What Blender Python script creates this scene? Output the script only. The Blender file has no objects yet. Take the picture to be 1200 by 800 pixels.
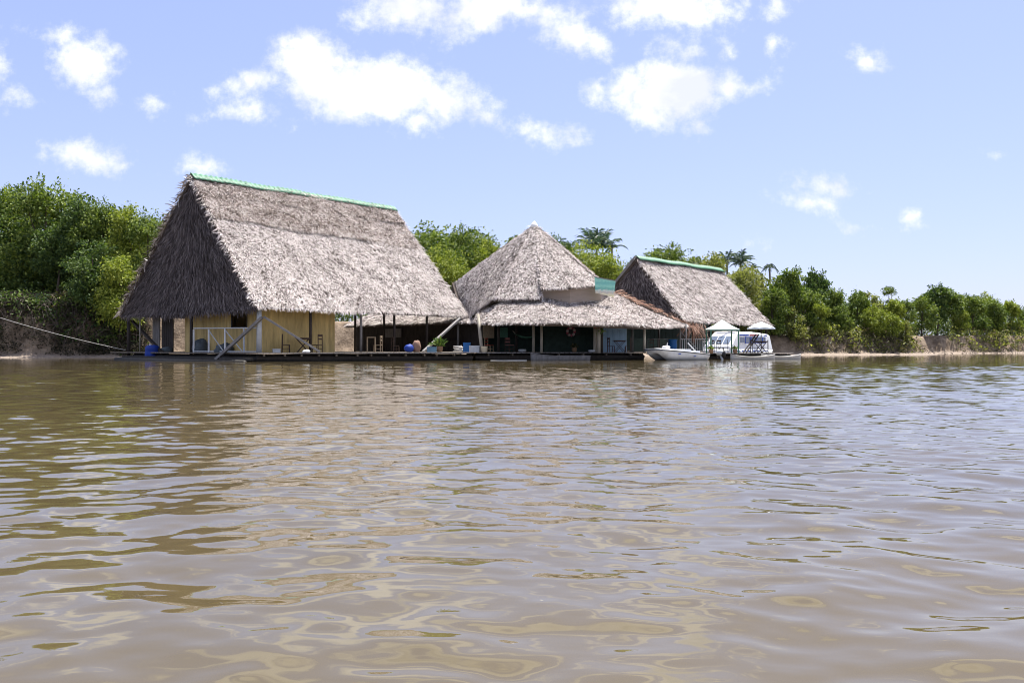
import bpy, math, random
import numpy as np
from mathutils import Vector, Matrix, Euler

random.seed(7); rng = np.random.default_rng(7)
F, HZ, CH = 1033.0, 408.0, 0.75          # focal length in photo pixels, horizon row, camera height in m
R = math.radians
sc = bpy.context.scene
col = sc.collection
W0 = bpy.data.worlds.new("World"); sc.world = W0; W0.use_nodes = True

def at(px, py, Y): return Vector(((px-600)/F*Y, Y, CH+(HZ-py)/F*Y))
def gx(px, Y): return (px-600)/F*Y

# ------------------------------------------------------------------ helpers
LOC = {}
def npmesh(name, V, Q, smooth=False):
    me = bpy.data.meshes.new(name)
    V = np.asarray(V, dtype=np.float32); Q = np.asarray(Q, dtype=np.int32)
    k = Q.shape[1]
    me.vertices.add(len(V)); me.vertices.foreach_set('co', V.ravel())
    me.loops.add(Q.size); me.loops.foreach_set('vertex_index', Q.ravel())
    me.polygons.add(len(Q))
    me.polygons.foreach_set('loop_start', np.arange(0, Q.size, k, dtype=np.int32))
    me.polygons.foreach_set('loop_total', np.full(len(Q), k, dtype=np.int32))
    me.polygons.foreach_set('use_smooth', np.full(len(Q), smooth, dtype=bool))
    me.update(calc_edges=True)
    return me

def link(name, me, mats, parent=None):
    o = bpy.data.objects.new(name, me); col.objects.link(o)
    for m in (mats if isinstance(mats, (list, tuple)) else [mats]): me.materials.append(m)
    if parent is not None: o.parent = parent
    return o

def origin(o):
    v = Vector((0, 0, 0))
    while o is not None:
        v += o.location; o = o.parent
    return v

class MB:
    def __init__(s): s.v = []; s.f = []
    def add(s, vs, fs):
        n = len(s.v); s.v += [tuple(v) for v in vs]; s.f += [tuple(i+n for i in f) for f in fs]; return s
    def box(s, c, d, rz=0.0, tilt=None):
        m = Matrix.Rotation(rz, 3, 'Z')
        if tilt is not None: m = m @ Euler(tilt).to_matrix()
        c = Vector(c); vs = []
        for x in (-.5, .5):
            for y in (-.5, .5):
                for z in (-.5, .5): vs.append(c + m @ Vector((x*d[0], y*d[1], z*d[2])))
        return s.add(vs, [(0,1,3,2),(4,6,7,5),(0,4,5,1),(2,3,7,6),(0,2,6,4),(1,5,7,3)])
    def bar(s, p, q, w, h=None, up=(0,0,1)):
        h = h or w; p = Vector(p); q = Vector(q); d = (q-p).normalized(); up = Vector(up)
        if abs(d.dot(up)) > .99: up = Vector((.745,-.669,0))
        a = d.cross(up).normalized(); b = a.cross(d)
        vs = [e + a*sx*w/2 + b*sy*h/2 for e in (p, q) for sx, sy in ((-1,-1),(1,-1),(1,1),(-1,1))]
        return s.add(vs, [(0,1,2,3),(7,6,5,4),(0,4,5,1),(1,5,6,2),(2,6,7,3),(3,7,4,0)])
    def tube(s, pts, rs, n=7, cap=True):
        pts = [Vector(p) for p in pts]
        if not isinstance(rs, (list, tuple)): rs = [rs]*len(pts)
        rings = []
        for i, p in enumerate(pts):
            d = (pts[min(i+1, len(pts)-1)] - pts[max(i-1, 0)]).normalized()
            a = d.cross(Vector((0,0,1)) if abs(d.z) < .95 else Vector((1,0,0))).normalized(); b = d.cross(a)
            rings.append([p + (a*math.cos(t*2*math.pi/n) + b*math.sin(t*2*math.pi/n))*rs[i] for t in range(n)])
        vs = [v for r in rings for v in r]; fs = []
        for i in range(len(pts)-1):
            for t in range(n):
                u = (t+1) % n
                fs.append((i*n+t, i*n+u, (i+1)*n+u, (i+1)*n+t))
        if cap: fs += [tuple(range(n))[::-1], tuple((len(pts)-1)*n+t for t in range(n))]
        return s.add(vs, fs)
    def lathe(s, prof, c=(0,0,0), n=18, sq=None):
        vs = []; c = Vector(c)
        for r, z in prof:
            for t in range(n):
                a = t*2*math.pi/n
                vs.append(c + Vector((math.cos(a)*r, math.sin(a)*r, z)))
        fs = []
        for i in range(len(prof)-1):
            for t in range(n):
                u = (t+1) % n
                fs.append((i*n+t, i*n+u, (i+1)*n+u, (i+1)*n+t))
        fs += [tuple(range(n))[::-1], tuple((len(prof)-1)*n+t for t in range(n))]
        return s.add(vs, fs)
    def blob(s, c, r, seed=0, amp=.15, nu=12, nv=8, flat=False):
        rn = random.Random(seed); ph = [rn.uniform(0, 6.28) for _ in range(6)]
        vs = []; c = Vector(c)
        for i in range(nv+1):
            th = math.pi*i/nv
            for t in range(nu):
                a = 2*math.pi*t/nu
                d = Vector((math.sin(th)*math.cos(a), math.sin(th)*math.sin(a), math.cos(th)))
                k = 1 + amp*(math.sin(3*d.x+ph[0])*math.cos(4*d.y+ph[1]) + .6*math.sin(7*d.z+5*d.x+ph[2]) + .4*math.sin(9*d.y+ph[3]))
                v = Vector((d.x*r[0]*k, d.y*r[1]*k, d.z*r[2]*k))
                if flat and v.z < 0: v.z *= .15
                vs.append(c+v)
        fs = []
        for i in range(nv):
            for t in range(nu):
                u = (t+1) % nu
                fs.append((i*nu+t, (i+1)*nu+t, (i+1)*nu+u, i*nu+u))
        return s.add(vs, fs)
    def prism(s, poly, z0, z1):
        n = len(poly)
        vs = [(p[0], p[1], z0) for p in poly] + [(p[0], p[1], z1) for p in poly]
        return s.add(vs, [tuple(range(n))[::-1], tuple(range(n, 2*n))] + [(i, (i+1) % n, n+(i+1) % n, n+i) for i in range(n)])
    def build(s, name, mats, parent=None, smooth=False):
        off = origin(parent) if parent is not None else Vector((0,0,0))
        me = bpy.data.meshes.new(name)
        me.from_pydata([(v[0]-off.x, v[1]-off.y, v[2]-off.z) for v in s.v], [], s.f)
        if smooth:
            me.polygons.foreach_set('use_smooth', [True]*len(me.polygons))
        me.update()
        return link(name, me, mats, parent)

def tag(o, label=None, cat=None, group=None, kind=None):
    if label: o['label'] = label
    if cat: o['category'] = cat
    if group: o['group'] = group
    if kind: o['kind'] = kind
    return o
def thing(name, loc, label, cat, group=None, rz=0.0):
    o = bpy.data.objects.new(name, None); col.objects.link(o); o.location = loc
    o.rotation_euler = (0, 0, rz); o.empty_display_size = .3
    return tag(o, label, cat, group)
def place(root, loc, rz=0.0, sc_=(1,1,1)):
    root.location = loc; root.rotation_euler = (0,0,rz); root.scale = sc_; return root
KIDS = {}
def kids(o): return [c for c in o.children]
def dup(root, label=None, group=None):
    r = root.copy(); col.objects.link(r)
    for ch in list(root.children):
        c = ch.copy(); col.objects.link(c); c.parent = r
        for g in list(ch.children):
            d = g.copy(); col.objects.link(d); d.parent = c
    if label: r['label'] = label
    if group: r['group'] = group
    return r

# ------------------------------------------------------------------ materials
def newmat(name):
    m = bpy.data.materials.new(name); m.use_nodes = True
    nt = m.node_tree; return m, nt, nt.nodes['Principled BSDF']
def N(nt, t, **kw):
    n = nt.nodes.new(t)
    for k, v in kw.items():
        if k in ('operation','blend_type','data_type','noise_dimensions','feature','distance','sky_type','wave_type','bands_direction'): setattr(n, k, v)
        else: n.inputs[k].default_value = v
    return n
def ramp(nt, stops):
    r = nt.nodes.new('ShaderNodeValToRGB'); e = r.color_ramp.elements
    while len(e) > 1: e.remove(e[-1])
    e[0].position = stops[0][0]; e[0].color = (*stops[0][1], 1)
    for p, c in stops[1:]:
        x = e.new(p); x.color = (*c, 1)
    return r
def mat(name, c, rough=.7, var=.25, scale=3.0, stretch=(1,1,1), bump=0.0, spec=.3, metal=0.0):
    """solid colour broken up by two noises, optional bump"""
    m, nt, b = newmat(name)
    tc = nt.nodes.new('ShaderNodeTexCoord'); mp = nt.nodes.new('ShaderNodeMapping'); mp.inputs['Scale'].default_value = stretch
    nt.links.new(tc.outputs['Object'], mp.inputs['Vector'])
    nz = N(nt, 'ShaderNodeTexNoise', Scale=scale, Detail=6.0, Roughness=.65); nt.links.new(mp.outputs[0], nz.inputs['Vector'])
    lo = tuple(max(0, x*(1-var)) for x in c); hi = tuple(min(1, x*(1+var)) for x in c)
    r = ramp(nt, [(.3, lo), (.5, c), (.72, hi)]); nt.links.new(nz.outputs['Fac'], r.inputs['Fac'])
    nt.links.new(r.outputs['Color'], b.inputs['Base Color'])
    b.inputs['Roughness'].default_value = rough; b.inputs['Specular IOR Level'].default_value = spec
    b.inputs['Metallic'].default_value = metal
    if bump:
        bp = N(nt, 'ShaderNodeBump', Strength=bump, Distance=.05); nt.links.new(nz.outputs['Fac'], bp.inputs['Height']); nt.links.new(bp.outputs[0], b.inputs['Normal'])
    return m
def island_mat(name, stops, rough=.85, transl=0.0, spec=.2, big=None):
    """every strand or leaf of the mesh takes its own tone"""
    m, nt, b = newmat(name)
    g = nt.nodes.new('ShaderNodeNewGeometry')
    r = ramp(nt, stops)
    if big:
        tc = nt.nodes.new('ShaderNodeTexCoord')
        nz = N(nt, 'ShaderNodeTexNoise', Scale=big[0], Detail=3.0); nt.links.new(tc.outputs['Object'], nz.inputs['Vector'])
        mm = N(nt, 'ShaderNodeMath', operation='MULTIPLY_ADD'); mm.inputs[1].default_value = big[1]; mm.inputs[2].default_value = -big[1]*.5
        nt.links.new(nz.outputs['Fac'], mm.inputs[0])
        ad = N(nt, 'ShaderNodeMath', operation='ADD'); ad.use_clamp = True
        nt.links.new(g.outputs['Random Per Island'], ad.inputs[0]); nt.links.new(mm.outputs[0], ad.inputs[1])
        nt.links.new(ad.outputs[0], r.inputs['Fac'])
    else:
        nt.links.new(g.outputs['Random Per Island'], r.inputs['Fac'])
    nt.links.new(r.outputs['Color'], b.inputs['Base Color'])
    b.inputs['Roughness'].default_value = rough; b.inputs['Specular IOR Level'].default_value = spec
    if transl:
        t = nt.nodes.new('ShaderNodeBsdfTranslucent'); mx = nt.nodes.new('ShaderNodeMixShader'); mx.inputs[0].default_value = transl
        gm = nt.nodes.new('ShaderNodeMixRGB'); gm.blend_type = 'MULTIPLY'; gm.inputs[0].default_value = 1; gm.inputs[2].default_value = (1.6, 1.7, .6, 1)
        nt.links.new(r.outputs['Color'], gm.inputs[1]); nt.links.new(gm.outputs[0], t.inputs['Color'])
        nt.links.new(b.outputs[0], mx.inputs[1]); nt.links.new(t.outputs[0], mx.inputs[2])
        nt.links.new(mx.outputs[0], nt.nodes['Material Output'].inputs['Surface'])
    return m

M = {}
M['thatch']  = island_mat('weathered_thatch', [(0,(.04,.03,.027)),(.2,(.12,.096,.086)),(.36,(.45,.392,.362)),(.95,(.78,.72,.69))], big=(.9,.75))
M['thatch_brown'] = island_mat('brown_thatch', [(0,(.05,.036,.03)),(.35,(.20,.15,.125)),(.55,(.40,.335,.30)),(.95,(.72,.655,.62))], big=(.9,.8))
M['thatch_shaded'] = island_mat('shaded_gable_thatch', [(0,(.035,.028,.028)),(.4,(.09,.075,.075)),(.8,(.17,.145,.145)),(1,(.25,.215,.21))], big=(.7,.4))  # much darker copy of the roof thatch: the gable's shade is in the colour
M['thatch_rust'] = island_mat('rusty_thatch', [(0,(.08,.04,.025)),(.5,(.28,.15,.10)),(1,(.45,.32,.25))])
M['core'] = mat('thatch_core', (.085,.066,.055), .95, .4, 4)
M['green_tin'] = mat('green_corrugated_sheet', (.05,.155,.09), .6, .45, 3, spec=.4)
M['white_tin'] = mat('white_cap_sheet', (.78,.78,.76), .5, .05)
M['ochre'] = mat('ochre_board', (.50,.37,.155), .8, .35, 1.6, (2.2,2.2,.35))
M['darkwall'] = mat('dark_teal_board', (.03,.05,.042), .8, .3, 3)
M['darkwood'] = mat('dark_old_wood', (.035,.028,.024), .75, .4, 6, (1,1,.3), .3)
M['greywood'] = mat('grey_weathered_wood', (.20,.19,.185), .8, .3, 6, (1,1,.3), .3)
M['palewood'] = mat('pale_post_wood', (.30,.27,.22), .8, .3, 6, (1,1,.3), .3)
M['deckwood'] = mat('deck_plank_wood', (.15,.125,.10), .85, .4, 5, (.4,2,1), .4)
M['log'] = mat('wet_float_log', (.03,.026,.022), .6, .5, 4, (1,1,1), .4)
M['chairwood'] = mat('stained_chair_wood', (.05,.03,.02), .6, .35, 8)
M['tanwood'] = mat('bare_pine_wood', (.26,.2,.13), .7, .25, 8)
M['redcloth'] = mat('faded_red_canvas', (.28,.045,.025), .8, .2, 6)
M['pinkcloth'] = mat('faded_pink_canvas', (.28,.13,.12), .8, .2, 6)
M['white'] = mat('white_paint', (.72,.73,.74), .45, .08, 3)
M['whitewash'] = mat('grey_white_paint', (.45,.47,.49), .6, .15, 5)
M['gelcoat'] = mat('white_gelcoat', (.80,.82,.84), .35, .12, 2.5, spec=.5)
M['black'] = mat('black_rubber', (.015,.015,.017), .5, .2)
M['glass'] = mat('dark_window_glass', (.05,.07,.10), .12, .2, spec=.6)
M['paleglass'] = mat('pale_window_glass', (.16,.20,.27), .15, .25, spec=.6)
M['blue'] = mat('blue_plastic', (.01,.04,.26), .6, .2, 4)
M['cyanblue'] = mat('bright_blue_plastic', (.015,.11,.32), .5, .2, 4)
M['paleblue'] = mat('pale_blue_boards', (.22,.33,.46), .75, .14, 3, (1,1,.25))
M['tarp'] = mat('grey_tarpaulin', (.06,.075,.085), .6, .35, 5, bump=.3)
M['tan'] = mat('tan_sackcloth', (.24,.15,.11), .9, .25, 9)
M['clay'] = mat('brown_clay', (.24,.15,.09), .85, .2, 6)
M['mint'] = mat('pale_mint_canvas', (.56,.68,.62), .8, .06, 3)
M['palecanvas'] = mat('pale_grey_canvas', (.62,.68,.72), .8, .06, 3)
M['greenpaint'] = mat('green_painted_steel', (.07,.19,.13), .5, .2)
M['rope'] = mat('pale_rope', (.45,.43,.40), .9, .2, 12)
M['pinkflower'] = mat('pink_flowers', (.25,.06,.09), .8, .4, 14)
M['whiteflower'] = mat('white_flowers', (.34,.27,.27), .8, .1, 14)
M['trunk'] = mat('tree_bark', (.09,.07,.055), .95, .4, 3, (1,1,.25), .5)
M['palmtrunk'] = mat('palm_bark', (.17,.15,.125), .95, .3, 4, (1,1,3), .5)
M['root'] = island_mat('bare_roots', [(0,(.035,.027,.022)),(.6,(.10,.08,.065)),(1,(.22,.18,.15))])
M['clerestory'] = mat('beige_boards', (.33,.27,.225), .85, .12, 2, (.3,.3,2))
M['bluetext'] = mat('blue_lettering', (.05,.10,.42), .6, .1)
M['redtext'] = mat('red_lettering', (.52,.12,.14), .6, .1)
M['cream'] = mat('cream_lettering', (.75,.66,.48), .6, .1)
LEAF = [
 island_mat('leaf_green', [(0,(.03,.06,.013)),(.5,(.11,.16,.03)),(1,(.25,.30,.07))], .62, .20, .25, (.45,.8)),
 island_mat('leaf_bright', [(0,(.06,.09,.014)),(.45,(.18,.23,.032)),(1,(.37,.40,.08))], .62, .20, .25, (.45,.8)),
 island_mat('leaf_dark', [(0,(.02,.046,.016)),(.5,(.07,.118,.03)),(1,(.16,.215,.06))], .62, .20, .25, (.45,.8)),
 island_mat('leaf_olive', [(0,(.05,.066,.02)),(.45,(.16,.18,.05)),(1,(.33,.33,.11))], .55, .3, .35, (.45,.8)),
]
M['scrub_shade'] = island_mat('shade_toned_scrub', [(0,(.012,.013,.009)),(.55,(.035,.034,.02)),(1,(.10,.085,.055))], .9, 0, .1)  # near-black tone puts the left bank's shade into the scrub colour
M['palmleaf'] = island_mat('palm_leaf', [(0,(.02,.05,.03)),(.6,(.045,.085,.05)),(1,(.08,.13,.075))], .5, .2, .4)
M['scrub'] = island_mat('bank_scrub', [(0,(.03,.035,.014)),(.45,(.075,.08,.03)),(.8,(.17,.14,.08)),(1,(.27,.22,.14))], .8, .2, .2, (.3,.6))

def signboard_mat():
    m, nt, b = newmat('painted_sign_face')
    tc = nt.nodes.new('ShaderNodeTexCoord'); sp = nt.nodes.new('ShaderNodeSeparateXYZ'); nt.links.new(tc.outputs['Generated'], sp.inputs[0])
    nz = N(nt, 'ShaderNodeTexNoise', Scale=9.0, Detail=4.0); nt.links.new(tc.outputs['Object'], nz.inputs['Vector'])
    a = N(nt, 'ShaderNodeMath', operation='MULTIPLY_ADD'); a.inputs[1].default_value = .35; a.inputs[2].default_value = -.17
    nt.links.new(nz.outputs['Fac'], a.inputs[0])
    ad = N(nt, 'ShaderNodeMath', operation='ADD'); nt.links.new(sp.outputs['Z'], ad.inputs[0]); nt.links.new(a.outputs[0], ad.inputs[1])
    r = ramp(nt, [(0,(.66,.62,.38)),(.16,(.64,.60,.44)),(.24,(.42,.40,.38)),(.32,(.58,.64,.58)),(.40,(.10,.36,.31)),(.55,(.27,.58,.48)),(.72,(.14,.44,.40)),(.85,(.28,.60,.50)),(1,(.18,.48,.42))])
    nt.links.new(ad.outputs[0], r.inputs['Fac']); nt.links.new(r.outputs['Color'], b.inputs['Base Color']); b.inputs['Roughness'].default_value = .6
    return m
M['sign'] = signboard_mat()

# ------------------------------------------------------------------ sun, sky, clouds
SUN = Vector((.24, .31, .92)).normalized()
elev = math.asin(SUN.z); az = math.atan2(SUN.x, SUN.y)
sl = bpy.data.lights.new('sun', 'SUN'); sl.energy = 5.0; sl.angle = R(.53); sl.color = (1, .955, .89)
so = bpy.data.objects.new('sun', sl); col.objects.link(so); so.rotation_euler = (-SUN).to_track_quat('-Z', 'Y').to_euler(); so.location = (20, -20, 60)

CLOUDS = [(355,75,45,42),(300,98,42,20),(400,95,92,38),(462,100,72,42),(522,112,52,26),(566,130,14,15),(490,140,24,14),(255,108,10,9),(292,132,40,10),
 (100,66,44,33),(62,37,30,9),(115,104,18,15),(185,118,20,16),(94,178,44,19),(140,185,8,5),(235,195,40,10),(-4,70,9,22),(5,117,26,9),
 (480,8,84,24),(560,14,74,30),(622,18,62,24),(662,45,32,20),(702,52,24,17),(790,4,90,30),(785,48,24,13),(917,4,18,20),(912,55,13,12),
 (790,108,58,46),(850,95,34,22),(884,98,22,6),(705,105,18,15),(742,98,32,26),(815,145,20,13),(640,150,40,15),(660,156,26,10),(1017,68,23,9),
 (972,218,36,15),(962,236,32,7),(1072,250,15,9),(1002,262,11,4),(887,290,13,5),(1170,180,9,5),(850,50,14,9),
 # clouds above the frame, seen only in the water
 (300,-130,150,55),(560,-170,190,60),(820,-190,170,70),(980,-300,220,90),(640,-420,260,110),(150,-330,220,90),(1180,-160,130,45),(1330,-420,220,110),(820,-640,300,130),(300,-640,260,140)]
def world():
    nt = W0.node_tree; nt.nodes.clear(); L = nt.links
    out = nt.nodes.new('ShaderNodeOutputWorld'); bg = nt.nodes.new('ShaderNodeBackground'); bg.inputs['Strength'].default_value = SKY_STRENGTH
    sky = N(nt, 'ShaderNodeTexSky', sky_type='NISHITA'); sky.sun_disc = False; sky.sun_elevation = elev; sky.sun_rotation = az
    sky.altitude = 100; sky.air_density = 1.0; sky.dust_density = 0.8; sky.ozone_density = 1.4
    tc = nt.nodes.new('ShaderNodeTexCoord'); sep = nt.nodes.new('ShaderNodeSeparateXYZ'); L.new(tc.outputs['Generated'], sep.inputs[0])
    def math_(op, a, b=None, c=None):
        n = N(nt, 'ShaderNodeMath', operation=op)
        for i, x in enumerate((a, b, c)):
            if x is None: continue
            if isinstance(x, (int, float)): n.inputs[i].default_value = x
            else: L.new(x, n.inputs[i])
        return n.outputs[0]
    y = math_('MAXIMUM', sep.outputs['Y'], .08)
    u = math_('DIVIDE', sep.outputs['X'], y); w = math_('DIVIDE', sep.outputs['Z'], y)
    cb = nt.nodes.new('ShaderNodeCombineXYZ'); L.new(u, cb.inputs[0]); L.new(w, cb.inputs[1])
    P = cb.outputs[0]
    # ragged edges: warp the sky direction with noise before measuring the clouds
    n1 = N(nt, 'ShaderNodeTexNoise', Scale=21.0, Detail=9.0, Roughness=.6); L.new(P, n1.inputs['Vector'])
    n0 = N(nt, 'ShaderNodeTexNoise', Scale=11.0, Detail=3.0); L.new(P, n0.inputs['Vector'])
    wv = N(nt, 'ShaderNodeVectorMath', operation='MULTIPLY_ADD'); wv.inputs[1].default_value = (.05, .05, 0); wv.inputs[2].default_value = (-.025, -.025, 0)
    L.new(n0.outputs['Color'], wv.inputs[0])
    pw = N(nt, 'ShaderNodeVectorMath', operation='ADD'); L.new(P, pw.inputs[0]); L.new(wv.outputs[0], pw.inputs[1])
    best = None
    for (cx, cy, rx, ry) in CLOUDS:
        rx, ry = rx*1.0+1, ry*1.0+1.5
        ux, uy = (cx-600)/F, (HZ-cy)/F; sx, sy = F/rx, F/ry
        v = N(nt, 'ShaderNodeVectorMath', operation='MULTIPLY_ADD'); v.inputs[1].default_value = (sx, sy, 0); v.inputs[2].default_value = (-ux*sx, -uy*sy, 0)
        L.new(pw.outputs[0], v.inputs[0])
        ln = N(nt, 'ShaderNodeVectorMath', operation='LENGTH'); L.new(v.outputs[0], ln.inputs[0])
        r_ = min(rx, ry)*.96; d = math_('MULTIPLY_ADD', ln.outputs['Value'], r_, -r_)
        if best is None: best = d
        else:
            n = N(nt, 'ShaderNodeMath', operation='SMOOTH_MIN'); L.new(best, n.inputs[0]); L.new(d, n.inputs[1]); n.inputs[2].default_value = 7.0; best = n.outputs[0]
    nF = N(nt, 'ShaderNodeTexNoise', Scale=70.0, Detail=6.0, Roughness=.65); L.new(P, nF.inputs['Vector'])
    d2 = math_('ADD', math_('MULTIPLY_ADD', n1.outputs['Fac'], 54.0, -25.5), math_('MULTIPLY_ADD', nF.outputs['Fac'], 34.0, -16.0))
    tot = math_('ADD', best, d2)
    mr = nt.nodes.new('ShaderNodeMapRange'); mr.interpolation_type = 'SMOOTHSTEP'
    mr.inputs['From Min'].default_value = 8.0; mr.inputs['From Max'].default_value = -24.0; L.new(tot, mr.inputs['Value'])
    front = nt.nodes.new('ShaderNodeMapRange'); front.inputs['From Min'].default_value = .08; front.inputs['From Max'].default_value = .2; L.new(sep.outputs['Y'], front.inputs['Value'])
    dens = math_('MULTIPLY', mr.outputs[0], front.outputs[0])
    # looser clouds over the rest of the sky, behind and overhead
    n3 = N(nt, 'ShaderNodeTexNoise', Scale=3.2, Detail=7.0, Roughness=.6); L.new(tc.outputs['Generated'], n3.inputs['Vector'])
    m3 = nt.nodes.new('ShaderNodeMapRange'); m3.interpolation_type = 'SMOOTHSTEP'; m3.inputs['From Min'].default_value = .49; m3.inputs['From Max'].default_value = .57; L.new(n3.outputs['Fac'], m3.inputs['Value'])
    hi = nt.nodes.new('ShaderNodeMapRange'); hi.inputs['From Min'].default_value = .50; hi.inputs['From Max'].default_value = .62; L.new(w, hi.inputs['Value'])
    back = math_('SUBTRACT', 1.0, front.outputs[0]); el_ok = math_('GREATER_THAN', sep.outputs['Z'], .02)
    zone = math_('MULTIPLY', math_('MAXIMUM', hi.outputs[0], back), el_ok)
    dens = math_('MAXIMUM', dens, math_('MULTIPLY', m3.outputs[0], zone))
    dens = math_('MULTIPLY', dens, .93)
    n4 = N(nt, 'ShaderNodeTexNoise', Scale=12.0, Detail=6.0); L.new(pw.outputs[0], n4.inputs['Vector'])
    cr = ramp(nt, [(.34, tuple(CLOUD*x for x in (.72,.745,.79))), (.56, tuple(CLOUD*x for x in (1,1,1.03)))]); L.new(n4.outputs['Fac'], cr.inputs['Fac'])
    tint = N(nt, 'ShaderNodeMix', data_type='RGBA', blend_type='MULTIPLY'); tint.inputs[0].default_value = 1; tint.inputs[7].default_value = (*SKY_TINT, 1)
    gm = N(nt, 'ShaderNodeGamma', Gamma=.50); L.new(sky.outputs[0], gm.inputs['Color']); L.new(gm.outputs[0], tint.inputs[6])
    mx = N(nt, 'ShaderNodeMix', data_type='RGBA'); L.new(dens, mx.inputs[0]); L.new(tint.outputs[2], mx.inputs[6]); L.new(cr.outputs['Color'], mx.inputs[7])
    L.new(mx.outputs[2], bg.inputs['Color']); L.new(bg.outputs[0], out.inputs['Surface'])
SKY_STRENGTH, CLOUD, SKY_TINT = .10, 5.6, (1.38, 1.44, 1.98)
world()
W0.cycles.sampling_method = 'MANUAL'; W0.cycles.sample_map_resolution = 512

# ------------------------------------------------------------------ the river bank
BANK = [(-420,30,4.2),(-120,58,4.2),(-60,67,4.3),(-44,70,4.4),(-30,71.5,4.0),(-20,77,3.6),(-8,86,3.2),(6,91,2.8),(20,93,2.4),(27,95,2.2),(35,98,2.3),(43,100.5,2.2),(49.5,103,2.1),
        (53,113,2.2),(61,124,2.6),(72,129,2.7),(90,137,2.7),(140,152,2.8),(420,215,3)]
BX = np.array([[b[0], b[1]] for b in BANK], float); BH = np.array([b[2] for b in BANK])
def vnoise(x, y, seed=0):
    r = np.random.default_rng(seed); t = 0
    for k in range(7):
        a = r.uniform(0, 6.28); f = .12*1.75**k
        t = t + np.sin((x*np.cos(a)+y*np.sin(a))*f*3 + r.uniform(0, 6.28) + 1.3*np.sin((x*np.sin(a)-y*np.cos(a))*f*2.1+k))/1.5**k
    return t/2.6
def bank_dist(x, y):
    """signed distance to the waterline (positive on land) and bank height there"""
    best = np.full(x.shape, 1e9); hh = np.zeros(x.shape); sg = np.zeros(x.shape)
    for i in range(len(BX)-1):
        a, b = BX[i], BX[i+1]; d = b-a; L2 = d@d
        t = np.clip(((x-a[0])*d[0]+(y-a[1])*d[1])/L2, 0, 1)
        qx, qy = a[0]+t*d[0], a[1]+t*d[1]
        r = np.hypot(x-qx, y-qy); m = r < best
        best = np.where(m, r, best); hh = np.where(m, BH[i]+t*(BH[i+1]-BH[i]), hh)
        sg = np.where(m, np.sign(d[0]*(y-a[1])-d[1]*(x-a[0])), sg)
    return best*sg, hh
def ground_z(x, y):
    x = np.asarray(x, float); y = np.asarray(y, float)
    d, h = bank_dist(x, y)
    d = d + .7*vnoise(x*1.3, y*1.3, 3) + .25*vnoise(x*5, y*5, 4)
    beach = 1.6 + .9*vnoise(x*.8, y*.8, 9)
    steep = 1.9 + .5*vnoise(x*1.1, y*1.1, 11)
    z = np.where(d < 0, np.maximum(d*.35, -1.6), np.where(d < beach, d*.16, 0))
    up = np.clip((d-beach)/steep, 0, 1); up = up*up*(3-2*up)
    z = np.where(d >= beach, beach*.16 + up*(h-.3) + np.clip(d-beach-steep, 0, 60)*.012 + np.clip(d-beach-steep, 0, 7)*np.clip((-24-x)/10, 0, 1)*.22, z)
    return z + np.where(d > -.5, .07*vnoise(x*6, y*6, 5), 0)
def gz(x, y): return float(ground_z(np.array([x]), np.array([y]))[0])
def inland(x, Y, least): return float(bank_dist(np.array([x]), np.array([Y]))[0][0]) >= least
def spaced(lo, hi, a, b, st, g=1.25):
    xs = list(np.arange(a, b, st)); s = st; x = b
    while x < hi: xs.append(x); s *= g; x += s
    xs.append(hi); s = st; x = a-st; left = []
    while x > lo: left.append(x); s *= g; x -= s
    left.append(lo); return np.array(left[::-1]+xs)
def terrain():
    xs = spaced(-900, 900, -52, 100, .42); ys = spaced(20, 1500, 64, 142, .42)
    X, Y = np.meshgrid(xs, ys); Z = ground_z(X, Y)
    nx, ny = len(xs), len(ys); V = np.stack([X, Y, Z], -1).reshape(-1, 3)
    I = np.arange(nx*ny).reshape(ny, nx)
    Q = np.stack([I[:-1,:-1], I[:-1,1:], I[1:,1:], I[1:,:-1]], -1).reshape(-1, 4)
    m, nt, b = newmat('river_bank_soil')
    g = nt.nodes.new('ShaderNodeNewGeometry'); sp = nt.nodes.new('ShaderNodeSeparateXYZ'); nt.links.new(g.outputs['Position'], sp.inputs[0])
    nz = N(nt, 'ShaderNodeTexNoise', Scale=.9, Detail=8.0, Roughness=.7); nt.links.new(g.outputs['Position'], nz.inputs['Vector'])
    nf = N(nt, 'ShaderNodeTexNoise', Scale=5.0, Detail=5.0, Roughness=.7); nt.links.new(g.outputs['Position'], nf.inputs['Vector'])
    r = ramp(nt, [(.32,(.09,.065,.045)),(.46,(.18,.135,.095)),(.6,(.285,.22,.158)),(.75,(.38,.305,.225))]); nt.links.new(nz.outputs['Fac'], r.inputs['Fac'])
    wet = nt.nodes.new('ShaderNodeMapRange'); wet.inputs['From Min'].default_value = .02; wet.inputs['From Max'].default_value = .5; nt.links.new(sp.outputs['Z'], wet.inputs['Value'])
    mud = ramp(nt, [(.35,(.17,.135,.11)),(.65,(.34,.28,.23))]); nt.links.new(nf.outputs['Fac'], mud.inputs['Fac'])
    mx = N(nt, 'ShaderNodeMix', data_type='RGBA'); nt.links.new(wet.outputs[0], mx.inputs[0]); nt.links.new(mud.outputs['Color'], mx.inputs[6]); nt.links.new(r.outputs['Color'], mx.inputs[7])
    nt.links.new(mx.outputs[2], b.inputs['Base Color']); b.inputs['Roughness'].default_value = .9; b.inputs['Specular IOR Level'].default_value = .15
    bp = N(nt, 'ShaderNodeBump', Strength=.8, Distance=.15); nt.links.new(nf.outputs['Fac'], bp.inputs['Height']); nt.links.new(bp.outputs[0], b.inputs['Normal'])
    tag(link('ground', npmesh('ground', V, Q, True), m), kind='structure')
terrain()

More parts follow.
